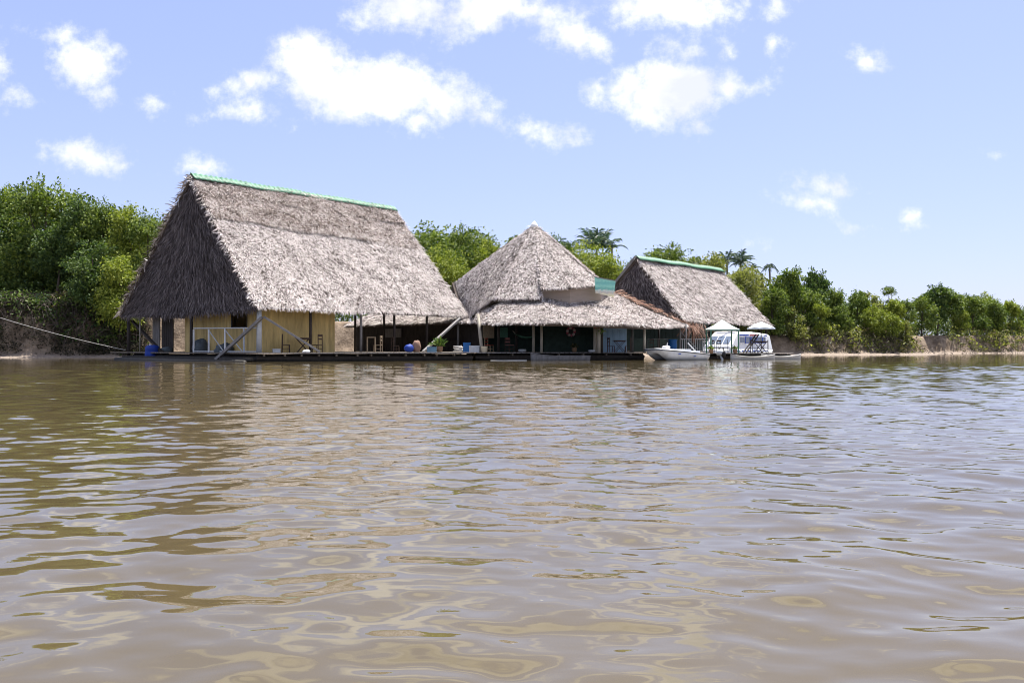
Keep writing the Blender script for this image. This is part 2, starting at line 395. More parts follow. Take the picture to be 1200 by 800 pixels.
# ------------------------------------------------------------------ the river
def water():
    rows = []; d = 1.1
    while d < 62: rows.append(d); d *= 1.0048
    while d < 1800: rows.append(d); d *= 1.03
    rows = np.array(rows); back = -np.array([300., 100, 40, 15, 6, 3, 1.5, .6, 0, -.5, -.85][::1])
    Ys = np.concatenate([back, rows]); nc = 1000
    t = np.linspace(-1, 1, nc); t = np.sign(t)*np.abs(t)**1.25
    half = 6.5+.74*np.abs(Ys); half = np.where(Ys < 0, 30+2*np.abs(Ys), half); half = np.where(Ys > 62, half+(Ys-62)*2, half)
    out_ = np.array([1.5, 4, 10, 25, 60, 150, 400, 1200.]); X = t[None, :]*half[:, None]
    X = np.concatenate([-(half[:, None]+out_[None, ::-1]), X, half[:, None]+out_[None, :]], 1); nc += 16; Y = np.repeat(Ys[:, None], nc, 1)
    inner = np.zeros(nc); inner[8:-8] = np.clip((1-np.abs(t))/.04, 0, 1)
    rg = np.random.default_rng(21); Z = np.zeros_like(X)
    fade = np.clip(1-(Y-45)/14, 0, 1)*np.clip((Y-.2)/.8, 0, 1)
    wx = X + .5*vnoise(X*.35, Y*.35, 31); wy = Y + .5*vnoise(X*.35, Y*.35, 32)
    mod1 = np.clip(.62+.5*vnoise(X*.22, Y*.11, 40), .12, 1.5); mod2 = np.clip(.62+.6*vnoise(X*.45, Y*.22, 41), .08, 1.6)
    for k in range(96):
        lam = math.exp(rg.uniform(math.log(.1), math.log(.95)))
        th = math.pi/2 + rg.normal(0, .62) if k % 4 else rg.uniform(0, math.pi)
        kk = 2*math.pi/lam
        a = WAVE*lam**1.0/(kk**0)*.0075*(.85 if lam > .5 else .95)
        ph = (wx*math.cos(th)+wy*math.sin(th))*kk + rg.uniform(0, 6.28)
        step = np.maximum(np.abs(Y)*.0048, half[:, None]*2.3/nc)
        ok = np.clip((lam/step-2.5)/3, 0, 1)
        Z += a*np.sin(ph)*(mod1 if k % 2 else mod2)*ok
    # wake of a passing boat: long parallel crests sweeping past on the right
    s = X - (1.9+.0065*(Y-4)**2*np.where(Y > 4, 1, 0)) ; env = np.exp(-((s-.2)/1.5)**2)*np.clip((Y-1.5)/2, 0, 1)
    Z += .02*WAVE*np.sin(s*2*math.pi/1.15 + .25*np.sin(Y*.7))*env
    s2 = X - (7.0+.012*(Y-12)**2*np.where(Y > 12, 1, 0)); Z += .02*WAVE*np.sin(s2*2*math.pi/1.9 + .3*np.sin(Y*.4))*np.exp(-((s2)/3.0)**2)*np.clip((Y-6)/4, 0, 1)
    Z = Z*fade*inner[None, :]
    V = np.stack([X, Y, Z], -1).reshape(-1, 3); ny = len(Ys)
    I = np.arange(nc*ny).reshape(ny, nc)
    Q = np.stack([I[:-1,:-1], I[:-1,1:], I[1:,1:], I[1:,:-1]], -1).reshape(-1, 4)
    m, nt, b = newmat('muddy_river_water')
    g = nt.nodes.new('ShaderNodeNewGeometry')
    nz = N(nt, 'ShaderNodeTexNoise', Scale=.35, Detail=3.0); nt.links.new(g.outputs['Position'], nz.inputs['Vector'])
    r = ramp(nt, [(.35, tuple(.92*x for x in MUD)), (.65, tuple(1.08*x for x in MUD))]); nt.links.new(nz.outputs['Fac'], r.inputs['Fac']); nt.links.new(r.outputs['Color'], b.inputs['Base Color'])
    b.inputs['Roughness'].default_value = .02; b.inputs['IOR'].default_value = 1.55; b.inputs['Specular IOR Level'].default_value = .5
    mp = nt.nodes.new('ShaderNodeMapping'); mp.inputs['Scale'].default_value = (.55, 1.0, 1); nt.links.new(g.outputs['Position'], mp.inputs['Vector'])
    n1 = N(nt, 'ShaderNodeTexNoise', Scale=1.5, Detail=3.0, Roughness=.5); nt.links.new(mp.outputs[0], n1.inputs['Vector'])
    n2 = N(nt, 'ShaderNodeTexNoise', Scale=6.5, Detail=2.5, Roughness=.45); nt.links.new(mp.outputs[0], n2.inputs['Vector'])
    b1 = N(nt, 'ShaderNodeBump', Strength=1.0, Distance=.010); nt.links.new(n1.outputs['Fac'], b1.inputs['Height'])
    b2 = N(nt, 'ShaderNodeBump', Strength=1.0, Distance=.0035); nt.links.new(n2.outputs['Fac'], b2.inputs['Height']); nt.links.new(b1.outputs[0], b2.inputs['Normal'])
    nt.links.new(b2.outputs[0], b.inputs['Normal'])
    tag(link('river_water', npmesh('river_water', V, Q, True), m), kind='structure')
WAVE, MUD = .43, (.086, .066, .031)
water()

# ------------------------------------------------------------------ thatch
class Thatch:
    """thatch of overlapping rows of loose strands over a solid core, any bilinear patch"""
    def __init__(s): s.V = []; s.Q = []; s.n = 0; s.core = MB()
    def strands(s, P0, D, NRM, L, w, lift, rg):
        n = len(P0); side = np.cross(D, NRM); side /= np.linalg.norm(side, axis=1)[:, None]+1e-9
        roll = rg.normal(0, .3, n)[:, None]; sd = side*np.cos(roll) + NRM*np.sin(roll)
        mid = P0 + D*(L*.5)[:, None] + NRM*(lift*.8)[:, None]; tip = P0 + D*L[:, None] + NRM*lift[:, None]*rg.uniform(.2, 1.2, n)[:, None]
        w = w[:, None]
        v = np.stack([P0-sd*w, P0+sd*w, mid-sd*w, mid+sd*w, tip-sd*w*.35, tip+sd*w*.35], 1).reshape(-1, 3)
        b = s.n + 6*np.arange(n)[:, None]
        s.Q.append(np.concatenate([b+np.array([[0,1,3,2]]), b+np.array([[2,3,5,4]])]))
        s.V.append(v); s.n += 6*n
    def patch(s, c00, c10, c11, c01, out, row=.3, per=13, L=.75, w=.035, lift=.07, mess=.25, seed=1, wob=.1, thick=.22, fringe=1.0, v0=0.0):
        rg = np.random.default_rng(seed)
        c = [np.array(x, float) for x in (c00, c10, c11, c01)]; out = np.array(out, float)
        slope = (np.linalg.norm(c[3]-c[0])+np.linalg.norm(c[2]-c[1]))/2
        def pos(u, v): u = u[:, None]; v = v[:, None]; return (1-v)*((1-u)*c[0]+u*c[1]) + v*((1-u)*c[3]+u*c[2])
        def frame(u, v):
            u_ = u[:, None]; v_ = v[:, None]
            du = (1-v_)*(c[1]-c[0]) + v_*(c[2]-c[3]); dv = (1-u_)*(c[3]-c[0]) + u_*(c[2]-c[1])
            n = np.cross(du, dv); ln = np.linalg.norm(n, axis=1)[:, None]
            n = np.where(ln > 1e-6, n/(ln+1e-12), out); n = np.where((n@out)[:, None] < 0, -n, n)
            dv = dv/np.linalg.norm(dv, axis=1)[:, None]; return n, -dv
        def bump(p): return wob*vnoise(p[:, 0]*1.1+p[:, 2]*.7, p[:, 1]*1.1-p[:, 2]*.5, seed+50)
        # core slab
        nu, nv = 14, 12; base = len(s.core.v); vs = []
        for lay in (0, 1):
            for j in range(nv+1):
                uu = np.linspace(0, 1, nu+1); vv = np.full(nu+1, j/nv); p = pos(uu, vv); n, _ = frame(uu, vv)
                p = p + n*(bump(p)[:, None]-.03 if lay == 0 else -thick); vs += [tuple(x) for x in p]
        k = (nu+1)*(nv+1); g = lambda l, j, i: l*k+j*(nu+1)+i; fs = []
        for j in range(nv):
            for i in range(nu):
                fs.append((g(0,j,i), g(0,j,i+1), g(0,j+1,i+1), g(0,j+1,i))); fs.append((g(1,j,i), g(1,j+1,i), g(1,j+1,i+1), g(1,j,i+1)))
        for i in range(nu): fs += [(g(0,0,i), g(1,0,i), g(1,0,i+1), g(0,0,i+1)), (g(0,nv,i), g(0,nv,i+1), g(1,nv,i+1), g(1,nv,i))]
        for j in range(nv): fs += [(g(0,j,0), g(0,j+1,0), g(1,j+1,0), g(1,j,0)), (g(0,j,nu), g(1,j,nu), g(1,j+1,nu), g(0,j+1,nu))]
        s.core.add(vs, fs)
        nr = max(2, int(slope/row))
        for i in range(nr+1):
            v = v0 + (1-v0)*i/nr
            wd = np.linalg.norm(((1-v)*c[0]+v*c[3]) - ((1-v)*c[1]+v*c[2]))
            n = int(wd*per)+2
            if i == 0: n = int(n*1.8)
            u = rg.uniform(0, 1, n); vv = np.clip(v + rg.normal(0, .22, n)*row/slope, 0, 1) if i else np.abs(rg.normal(0, .25*row/slope, n))
            p = pos(u, vv); nm, dn = frame(u, vv)
            p = p + nm*(bump(p)+.02)[:, None]
            du = np.cross(nm, dn)
            d = dn + du*rg.normal(0, mess, n)[:, None]; d /= np.linalg.norm(d, axis=1)[:, None]
            if i == 0: d = d*.75 + np.array([0,0,-.45*fringe])*rg.uniform(.3, 1, n)[:, None]; d /= np.linalg.norm(d, axis=1)[:, None]
            LL = L*rg.uniform(.55, 1.25, n)*(1 if i == 0 else 1)
            if i == 0: LL = rg.uniform(.12, .4, n)
            ww = w*rg.uniform(.6, 1.5, n)
            li = lift*rg.uniform(0, 1.8, n)*(1 + 1.2*(rg.uniform(0, 1, n) > .93))
            s.strands(p, d, nm, LL, ww, li, rg)
    def edge(s, p, q, dirv, out, per=16, L=.55, w=.03, mess=.5, seed=2, lift=.1):
        """loose strands along an edge (a verge, a ridge end, a hip)"""
        rg = np.random.default_rng(seed); p = np.array(p, float); q = np.array(q, float); n = int(np.linalg.norm(q-p)*per)+2
        t = rg.uniform(0, 1, n)[:, None]; P0 = p*(1-t)+q*t + rg.normal(0, .06, (n, 3))
        d = np.array(dirv, float)[None, :] + rg.normal(0, mess*.5, (n, 3)); d /= np.linalg.norm(d, axis=1)[:, None]
        nm = np.array(out, float)[None, :] + rg.normal(0, .2, (n, 3)); nm /= np.linalg.norm(nm, axis=1)[:, None]
        s.strands(P0, d, nm, L*rg.uniform(.4, 1.3, n), w*rg.uniform(.6, 1.4, n), lift*rg.uniform(0, 1.5, n), rg)
    def build(s, name, m, parent):
        off = np.array(origin(parent))
        V = np.concatenate(s.V)-off; Q = np.concatenate(s.Q)
        cv = np.array(s.core.v)-off; me_f = np.array(s.core.f)
        me = npmesh(name, np.concatenate([V, cv]), np.concatenate([Q, me_f+len(V)]))
        mi = np.zeros(len(Q)+len(me_f), dtype=np.int32); mi[len(Q):] = 1
        o = link(name, me, [m, M['core']], parent); me.polygons.foreach_set('material_index', mi)
        return o

UD = Vector((.669, .743, 0)); VD = Vector((-.743, .669, 0)); ANG = math.atan2(.743, .669)
def ridge_cap(parent, p, q, n_out, wide, step=.36):
    """bent corrugated sheet laid over a ridge: both wings follow the slopes"""
    p = Vector(p); q = Vector(q); d = (q-p); ln = d.length; d.normalize(); mb = MB(); k = int(ln/step)*4
    vs = []; 
    for i in range(k+1):
        t = i/k*ln; c = math.cos(t*2*math.pi/step)*.038 + .014*math.sin(t*1.1) + (.03 if int(t/2.1) % 2 else 0)
        for a, nrm in ((-1, -1), (-.5, -1), (0, 0), (.5, 1), (1, 1)):
            side = n_out*a*wide; h = -abs(a)*wide*.85 + c + .1
            vs.append(p + d*t + side + Vector((0,0,h)))
    fs = [(i*5+j, (i+1)*5+j, (i+1)*5+j+1, i*5+j+1) for i in range(k) for j in range(4)]
    mb.add(vs, fs); o = mb.build('ridge_cap', M['green_tin'], parent, True)
    so_ = o.modifiers.new('thickness', 'SOLIDIFY'); so_.thickness = .015
    return o

# ------------------------------------------------------------------ big house on the left
C1 = Vector((-14.5, 50.0, 0))
def H1(a, b, z): return C1 + UD*a + VD*b + Vector((0, 0, z))
h1 = thing('thatched_house', H1(0, 0, 0), 'largest floating thatched house, steep roof with green ridge, ochre walls, nearest the left bank', 'house', 'thatched houses floating on the river')
W1, L1 = 17.4, 17.0
RA = H1(.62, 8.7, 11.75); RB = H1(17.45, 8.7, 11.62)
E0, E1 = H1(0, 0, 3.17), H1(L1, 0, 3.05); B0, B1 = H1(0, W1, 3.13), H1(L1, W1, 3.05)
nf = (UD.cross(RA-E0)).normalized(); nf = nf if nf.z > 0 else -nf
th = Thatch()
th.patch(E0, E1, RB, RA, nf, row=.15, per=46, L=.28, w=.016, lift=.05, mess=.75, seed=11, wob=.13)
th.edge(E0, RA, (-.6*UD.x, -.6*UD.y, -.55), nf, per=30, L=.32, w=.02, seed=12)
th.edge(E1, RB, (.6*UD.x, .6*UD.y, -.6), nf, per=30, L=.32, w=.02, seed=13)
th.build('roof', M['thatch'], h1)
th = Thatch()
lift3 = nf*.075
def on1(u, v): return (E0*(1-u)+E1*u)*(1-v) + (RA*(1-u)+RB*u)*v
th.patch(on1(0,.66)+lift3, on1(1,.60)+lift3, on1(1,.995)+lift3*.6, on1(0,.995)+lift3*.6, nf, row=.15, per=44, L=.28, w=.0165, lift=.06, mess=.8, seed=15, wob=.13, thick=.1)
th.patch(on1(.12,.86)+lift3*2, on1(1,.84)+lift3*2, on1(1,.995)+lift3, on1(.12,.995)+lift3, nf, row=.15, per=42, L=.28, w=.0165, lift=.07, mess=.85, seed=16, wob=.13, thick=.08)
th.build('roof_top_layer', M['thatch_brown'], h1)
nb = (UD.cross(RA-B0)).normalized(); nb = nb if nb.z > 0 else -nb
th = Thatch(); th.patch(B0, B1, RB, RA, nb, row=.5, per=8, L=.9, w=.05, seed=17)
th.edge(B0, RA, (-.6*UD.x+.2*VD.x, -.6*UD.y+.2*VD.y, -.5), nb, per=34, L=.45, seed=18, mess=.7)
th.build('roof', M['thatch'], h1)
ng = -UD
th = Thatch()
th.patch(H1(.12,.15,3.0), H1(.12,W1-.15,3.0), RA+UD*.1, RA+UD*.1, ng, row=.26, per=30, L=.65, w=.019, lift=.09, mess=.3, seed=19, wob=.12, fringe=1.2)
th.build('shaded_gable_thatch', M['thatch_shaded'], h1)
ridge_cap(h1, RA+Vector((0,0,.1)), RB+Vector((0,0,.1))+UD*.1, -VD, .5)
# walls
def wall_board(parent, p, q, z0, z1, m, t=.06, name='wall', holes=None, batten=None):
    """a boarded wall between two plan points; vertical battens cover its joints"""
    p = Vector(p); q = Vector(q); d = (q-p); ln = d.length; d.normalize(); n = Vector((-d.y, d.x, 0)); mb = MB()
    spans = [(0, ln, z0, z1)]
    if holes:
        a, b, ha, hb = holes; spans = [(0, a, z0, z1), (b, ln, z0, z1), (a, b, z0, ha), (a, b, hb, z1)]
    for a, b, c, e in spans:
        if b-a > .01 and e-c > .01:
            m0 = p+d*((a+b)/2); mb.box((m0.x, m0.y, (c+e)/2), (b-a, t, e-c), math.atan2(d.y, d.x))
    if batten:
        k = int(ln/batten)
        for i in range(1, k):
            x = i*batten
            if holes and holes[0]-.05 < x < holes[1]+.05: continue
            m0 = p+d*x
            mb.box((m0.x, m0.y, (z0+z1)/2), (.035, t+.025, z1-z0-.02), math.atan2(d.y, d.x))
    return mb.build(name, m, parent)
wall_board(h1, H1(1.2,1.6,0), H1(1.2,10.44,0), .5, 3.75, M['ochre'], holes=(1.3, 3.05, 2.05, 3.2), batten=1.22)
f = MB()
for (b0, b1, z0, z1) in ((2.86,2.92,2.02,3.24),(4.62,4.68,2.02,3.24)): f.bar(H1(1.18,(b0+b1)/2,z0), H1(1.18,(b0+b1)/2,z1), .06, .1)
f.bar(H1(1.18,2.9,2.03), H1(1.18,4.65,2.03), .1, .06); f.bar(H1(1.18,2.9,3.22), H1(1.18,4.65,3.22), .1, .06)
wf = f.build('window_frame', M['darkwood'], h1)
wall_board(h1, H1(1.27,1.6,0), H1(6.6,1.6,0), .5, 3.75, M['ochre'], batten=1.22)
wall_board(h1, H1(6.6,1.63,0), H1(6.6,9.5,0), .5, 3.75, M['ochre'], batten=1.22)
wall_board(h1, H1(1.2,10.47,0), H1(6.6,10.47,0), .5, 3.75, M['ochre'], batten=1.22)
wall_board(h1, H1(1.2,12.05,0), H1(1.2,13.6,0), .5, 3.7, M['darkwood'], batten=.3, name='board_screen')
wall_board(h1, H1(1.2,13.98,0), H1(1.2,14.95,0), .5, 3.7, M['greywood'], batten=.3, name='board_screen')
wall_board(h1, H1(16.9,.9,0), H1(16.9,6.0,0), .5, 1.3, M['darkwood'], batten=.3, name='low_wall')
wall_board(h1, H1(8.0,9,0), H1(8.0,11.5,0), .5, 3.4, M['ochre'], batten=.6, name='wall')
def post(parent, p, z0, z1, r, m, lean=(0,0), name='post'):
    mb = MB(); p = Vector(p); mb.tube([(p.x, p.y, z0), (p.x+lean[0]*.5+.01, p.y+lean[1]*.5, (z0+z1)/2), (p.x+lean[0], p.y+lean[1], z1)], [r*1.05, r, r*.95], 8)
    return mb.build(name, m, parent, True)
post(h1, H1(.3,16.7,0), -.3, 3.5, .13, M['darkwood']); post(h1, H1(.3,7.96,0), -.3, 3.4, .11, M['darkwood'])
post(h1, H1(.45,.45,0), .5, 3.55, .15, M['whitewash'])
for a, m in ((4.0,'darkwood'),(7.84,'greywood'),(10.6,'darkwood'),(13.5,'darkwood'),(16.5,'greywood')): post(h1, H1(a,.5,0), .5, 3.5, .085, M[m])
post(h1, H1(.3,15,0), .5, 3.3, .05, M['palewood'])
for a in (10, 14, 16.8): post(h1, H1(a,9,0), .5, 5, .09, M['darkwood'])
mb = MB(); mb.bar(H1(.2,.4,3.32), H1(L1,.4,3.22), .12); mb.build('eave_beam', M['darkwood'], h1)
mb = MB(); mb.bar(H1(.3,.4,3.3), H1(.3,W1-.3,3.25), .12); mb.build('eave_beam', M['darkwood'], h1)
for p, q, m, w in ((at(155,376,61.5), at(196,419,57.6), 'darkwood', .2), (at(307,372,50.35), at(253,421,51.0), 'greywood', .24), (at(309,371,50.3), at(375,412.2,50.9), 'greywood', .2), (at(539,373,61.3), at(496,412,57.5), 'greywood', .2)):
    mb = MB(); mb.bar(p, q, w, w*.6); mb.build('brace', M[m], h1)

# ------------------------------------------------------------------ the round house in the middle
h2 = thing('thatched_house', (3.2, 61.5, 0), 'round thatched house with tent-like two-tier roof, white cap and green sign at its right eave', 'house', 'thatched houses floating on the river')
AP = at(626, 264, 65.5)
up_ring = [at(540,385,69), at(508,366,71), at(532,352,63), (at(577,349,58.5)), at(603,352,57), at(636,350,56.4)]
up_ring = [Vector((-5.0,71,3.0)), at(546,372,63.2), at(578,349,58.4), at(634,349.5,56.6)]
up_ring2 = [at(634,337,56.8), at(668,335.5,57), at(703,333,59.5), Vector((7.6,66,4.9)), Vector((5.5,74,4.7)), Vector((-2,77,4.2)), Vector((-5.0,71,3.0))]
KNEE = at(566, 313, 61.8)
th = Thatch()
A_ = AP
def tri_patch(th, a, b, top, seed, **kw):
    nrm = (b-a).cross(top-a).normalized(); nrm = nrm if nrm.z > 0 else -nrm
    th.patch(a, b, top, top, nrm, seed=seed, **kw)
def quad_patch(th, a, b, c, d, seed, **kw):
    nrm = (b-a).cross(d-a).normalized(); nrm = nrm if nrm.z > 0 else -nrm
    th.patch(a, b, c, d, nrm, seed=seed, **kw)
kw = dict(row=.16, per=40, L=.3, w=.0175, lift=.05, mess=.7, wob=.12)
LH = at(533, 331, 66.6)       # low left shoulder, behind the big roof
tri_patch(th, up_ring[0], up_ring[1], LH, 31, **kw)
quad_patch(th, up_ring[1], up_ring[2], AP, LH, 32, **kw)
quad_patch(th, up_ring2[5], up_ring2[6], LH, AP, 36, **kw)
tri_patch(th, up_ring[2], up_ring[3], AP, 33, **kw)
for i in range(len(up_ring2)-2):
    tri_patch(th, up_ring2[i], up_ring2[i+1], AP, 40+i, **kw)
th.edge(up_ring[3], AP, (.2,-.1,-.8), (0,-.7,.7), per=16, L=.35, w=.022, seed=50, lift=.1)
th.edge(up_ring2[2], AP, (.4,.1,-.7), (.5,-.5,.7), per=24, L=.3, w=.022, seed=51, lift=.09)
th.edge(LH, AP, (-.3,.1,-.7), (-.3,-.5,.7), per=22, L=.3, w=.022, seed=52)
th.build('upper_roof', M['thatch'], h2)
mb = MB(); mb.lathe([(.36,-.22),(.24,.05),(.07,.26),(.02,.3)], AP+Vector((0,0,.02)), 12); mb.build('roof_cap', M['white_tin'], h2, True)
# clerestory band
mb = MB(); 
band = [at(634,344,57.5), at(668,346,57.7), at(704,349,59.9), Vector((7.2,65,4.1))]
for p, q in zip(band, band[1:]):
    a0, b0 = Vector((p.x,p.y,3.2)), Vector((q.x,q.y,3.2)); d = (b0-a0).normalized(); n = Vector((-d.y, d.x, 0))*.06
    mb.add([a0, b0, b0+n, a0+n]+[Vector((v.x,v.y,5.05)) for v in (a0,b0,b0+n,a0+n)], [(0,3,2,1),(4,5,6,7),(0,1,5,4),(1,2,6,5),(2,3,7,6),(3,0,4,7)])
mb.build('clerestory_wall', M['clerestory'], h2)
# lower roof: main skirt, corner, right wing
low = [at(556,374,59.5), at(568,377,55.2), at(640,378,52.8), at(688,379,53.4)]
topl = [at(566,358,62), at(590,352,59), at(636,346.5,58.2), at(705,352,60.3)]
th = Thatch()
for i in range(3): quad_patch(th, low[i], low[i+1], topl[i+1], topl[i], 60+i, **kw)
th.build('lower_roof', M['thatch'], h2)
wl = [at(686,379.5,53.6), at(757,382,56.2), at(806,381,61.5)]
wt = [at(706,352,60.6), at(722,344,65), at(735,349,68)]
th = Thatch()
quad_patch(th, wl[0], wl[1], wt[1], wt[0], 66, **kw); quad_patch(th, wl[1], wl[2], wt[2], wt[1], 67, **kw)
th.build('lower_roof', M['thatch'], h2)
th = Thatch()
th.patch(wl[2]+Vector((-.35,0,.12)), wl[2]+Vector((.1,.3,-.02)), wt[1]+Vector((.2,.2,.2)), wt[1]+Vector((-.35,0,.1)), (.5,-.5,.7), row=.3, per=12, L=.6, lift=.12, mess=.7, seed=68, thick=.1)
th.edge(wl[2], at(816,384,63), (.3,.1,-.9), (.5,-.5,.4), per=30, L=1.1, seed=69, mess=.8)
th.edge(at(806,378,66), at(826,381,68), (.1,0,-1), (.5,-.5,.4), per=22, L=1.2, seed=70, mess=.7)
th.build('wing_edge_thatch', M['thatch_rust'], h2)
# back lean-to seen below the big roof
th = Thatch()
BL0, BL1 = at(404,381,73.5), at(562,376.5,60.5)
quad_patch(th, BL0, BL1, BL1+Vector((3.0,2.6,1.3)), BL0+Vector((3.0,2.6,1.5)), 72, row=.2, per=25, L=.5, w=.022, lift=.06, mess=.45, wob=.1)
th.build('side_roof', M['thatch'], h2)
mb = MB(); mb.bar(at(689,371,56.6), at(717,359,60.9), .22, .1); mb.build('roof_plank', M['greywood'], h2)
# posts
mb = MB(); mb.tube([at(566,421,55.3), at(563,395,55.6), at(560,368,56)], [.1,.11,.09], 8); mb.build('post', M['palewood'], h2, True)
for px, Y, r, m in ((625,55.9,.09,'palewood'),(634.5,55.0,.085,'palewood'),(697,55.6,.1,'palewood'),(701.5,55.3,.12,'palewood'),(705,56,.09,'darkwood'),(741,62,.08,'greywood'),(755,57.4,.09,'palewood'),(804,60.2,.045,'greywood'),(797,62,.06,'greywood'),(772,64,.08,'darkwood'),(584,57,.09,'darkwood'),(605,60,.09,'darkwood')):
    post(h2, (gx(px,Y),Y,0), .45, 2.45, r, M[m])
mb = MB(); mb.bar(at(797,388,61), at(818,410,60.6), .05, .04); mb.build('brace', M['greywood'], h2)
mb = MB(); mb.bar(at(806,402,59.6), at(815,411.5,59.2), .08, .06); mb.build('brace', M['whitewash'], h2)
# walls under the skirt
def wallpx(parent, pa, Ya, pb, Yb, z0, z1, m, **k): return wall_board(parent, (gx(pa,Ya),Ya,0), (gx(pb,Yb),Yb,0), z0, z1, m, **k)
wallpx(h2, 706, 57.6, 734, 59.2, .5, 2.75, M['paleblue'], batten=.24, name='plank_wall')
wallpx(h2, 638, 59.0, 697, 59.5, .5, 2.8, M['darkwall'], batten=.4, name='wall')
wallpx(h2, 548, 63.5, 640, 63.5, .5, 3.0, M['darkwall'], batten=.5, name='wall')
wallpx(h2, 566, 60.5, 579, 60.8, 1.45, 2.4, M['tanwood'], batten=.4, name='hung_panel')
wallpx(h2, 586, 61.5, 595, 61.6, 1.5, 2.2, M['greenpaint'], name='hung_panel')
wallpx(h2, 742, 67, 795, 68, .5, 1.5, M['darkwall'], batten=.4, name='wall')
wallpx(h2, 666.5, 58.8, 680, 58.85, 1.6, 2.5, M['black'], name='black_window_panel')  # solid black board painting the darkness inside a window
wall_board(h2, at(416,400,74.2).xy.to_3d(), at(566,400,61.6).xy.to_3d(), .35, 2.95, M['darkwood'], batten=.5, name='dark_backing_wall')  # dark wall added behind the open porch to stand in for its deep shade
wall_board(h2, at(451,400,70.6).xy.to_3d(), at(470,400,68.8).xy.to_3d(), 1.6, 2.3, M['greywood'], batten=.5, name='hung_panel')
# sign
sg = thing('signboard', at(709,335,58.6), 'green painted signboard with a pale lower edge, tilted at the eave of the round house', 'sign')
c = [at(698,343,58.6), at(719.5,348,59.4), at(721.5,329,59.4), at(697.5,324.5,58.6)]
n = (c[1]-c[0]).cross(c[3]-c[0]).normalized()*.06
mb = MB(); mb.add(c+[v-n for v in c], [(0,1,2,3),(7,6,5,4),(0,4,5,1),(1,5,6,2),(2,6,7,3),(3,7,4,0)]); mb.build('painted_board', M['sign'], sg)
mb = MB(); mb.bar(c[0].lerp(c[1],.3)-n*2, c[3].lerp(c[2],.3)-n*2, .08); mb.bar(c[0].lerp(c[1],.85)-n*2, c[3].lerp(c[2],.85)-n*2, .08); mb.bar(c[3]+n*.3, c[2]+n*.3, .05, .05); mb.build('frame', M['greywood'], sg)

# ------------------------------------------------------------------ house on the right
C3 = Vector((13.55, 70, 0))
def H3(a, b, z): return C3 + UD*a + VD*b + Vector((0,0,z))
h3 = thing('thatched_house', H3(0,0,0), 'thatched house on the right, plain gable roof with green ridge, behind the white riverboat', 'house', 'thatched houses floating on the river')
G0, G1 = H3(0,0,3.05), H3(15.8,0,2.85); K0, K1 = H3(0,9.6,3.0), H3(15.8,9.6,2.9); S0, S1 = H3(.53,4.8,8.3), H3(15,4.8,8.2)
nf3 = UD.cross(S0-G0).normalized(); nf3 = nf3 if nf3.z > 0 else -nf3
th = Thatch(); th.patch(G0, G1, S1, S0, nf3, row=.18, per=34, L=.34, w=.019, lift=.05, mess=.7, seed=81, wob=.1)
th.edge(G0, S0, (-.6*UD.x,-.6*UD.y,-.5), nf3, per=24, L=.32, w=.022, seed=82); th.edge(G1, S1, (.6*UD.x,.6*UD.y,-.6), nf3, per=24, L=.32, w=.022, seed=83)
th.build('roof', M['thatch'], h3)
th = Thatch(); quad_patch(th, K0, K1, S1, S0, 84, row=.6, per=6, L=.9, w=.06); th.build('roof', M['thatch'], h3)
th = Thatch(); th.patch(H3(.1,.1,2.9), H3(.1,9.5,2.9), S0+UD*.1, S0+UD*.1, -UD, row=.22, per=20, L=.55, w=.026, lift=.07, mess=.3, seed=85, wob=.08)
th.build('shaded_gable_thatch', M['thatch_shaded'], h3)
mb = MB(); mb.bar(S0+Vector((0,0,.1))-UD*.1-VD*.06, K0+Vector((0,0,.2))-UD*.1, .09, .2); mb.build('verge_board', M['greywood'], h3)
ridge_cap(h3, S0+Vector((0,0,.1)), S1+Vector((0,0,.1)), -VD, .45)
for a, b in ((.4,.4),(5,.4),(10,.4),(15.4,.4),(.4,9.2),(15.4,9.2)): post(h3, H3(a,b,0), -.2, 3.1, .11, M['darkwood'])
wall_board(h3, H3(1,6,0), H3(14.8,6,0), .5, 3.2, M['darkwall'], batten=.6, name='back_wall')

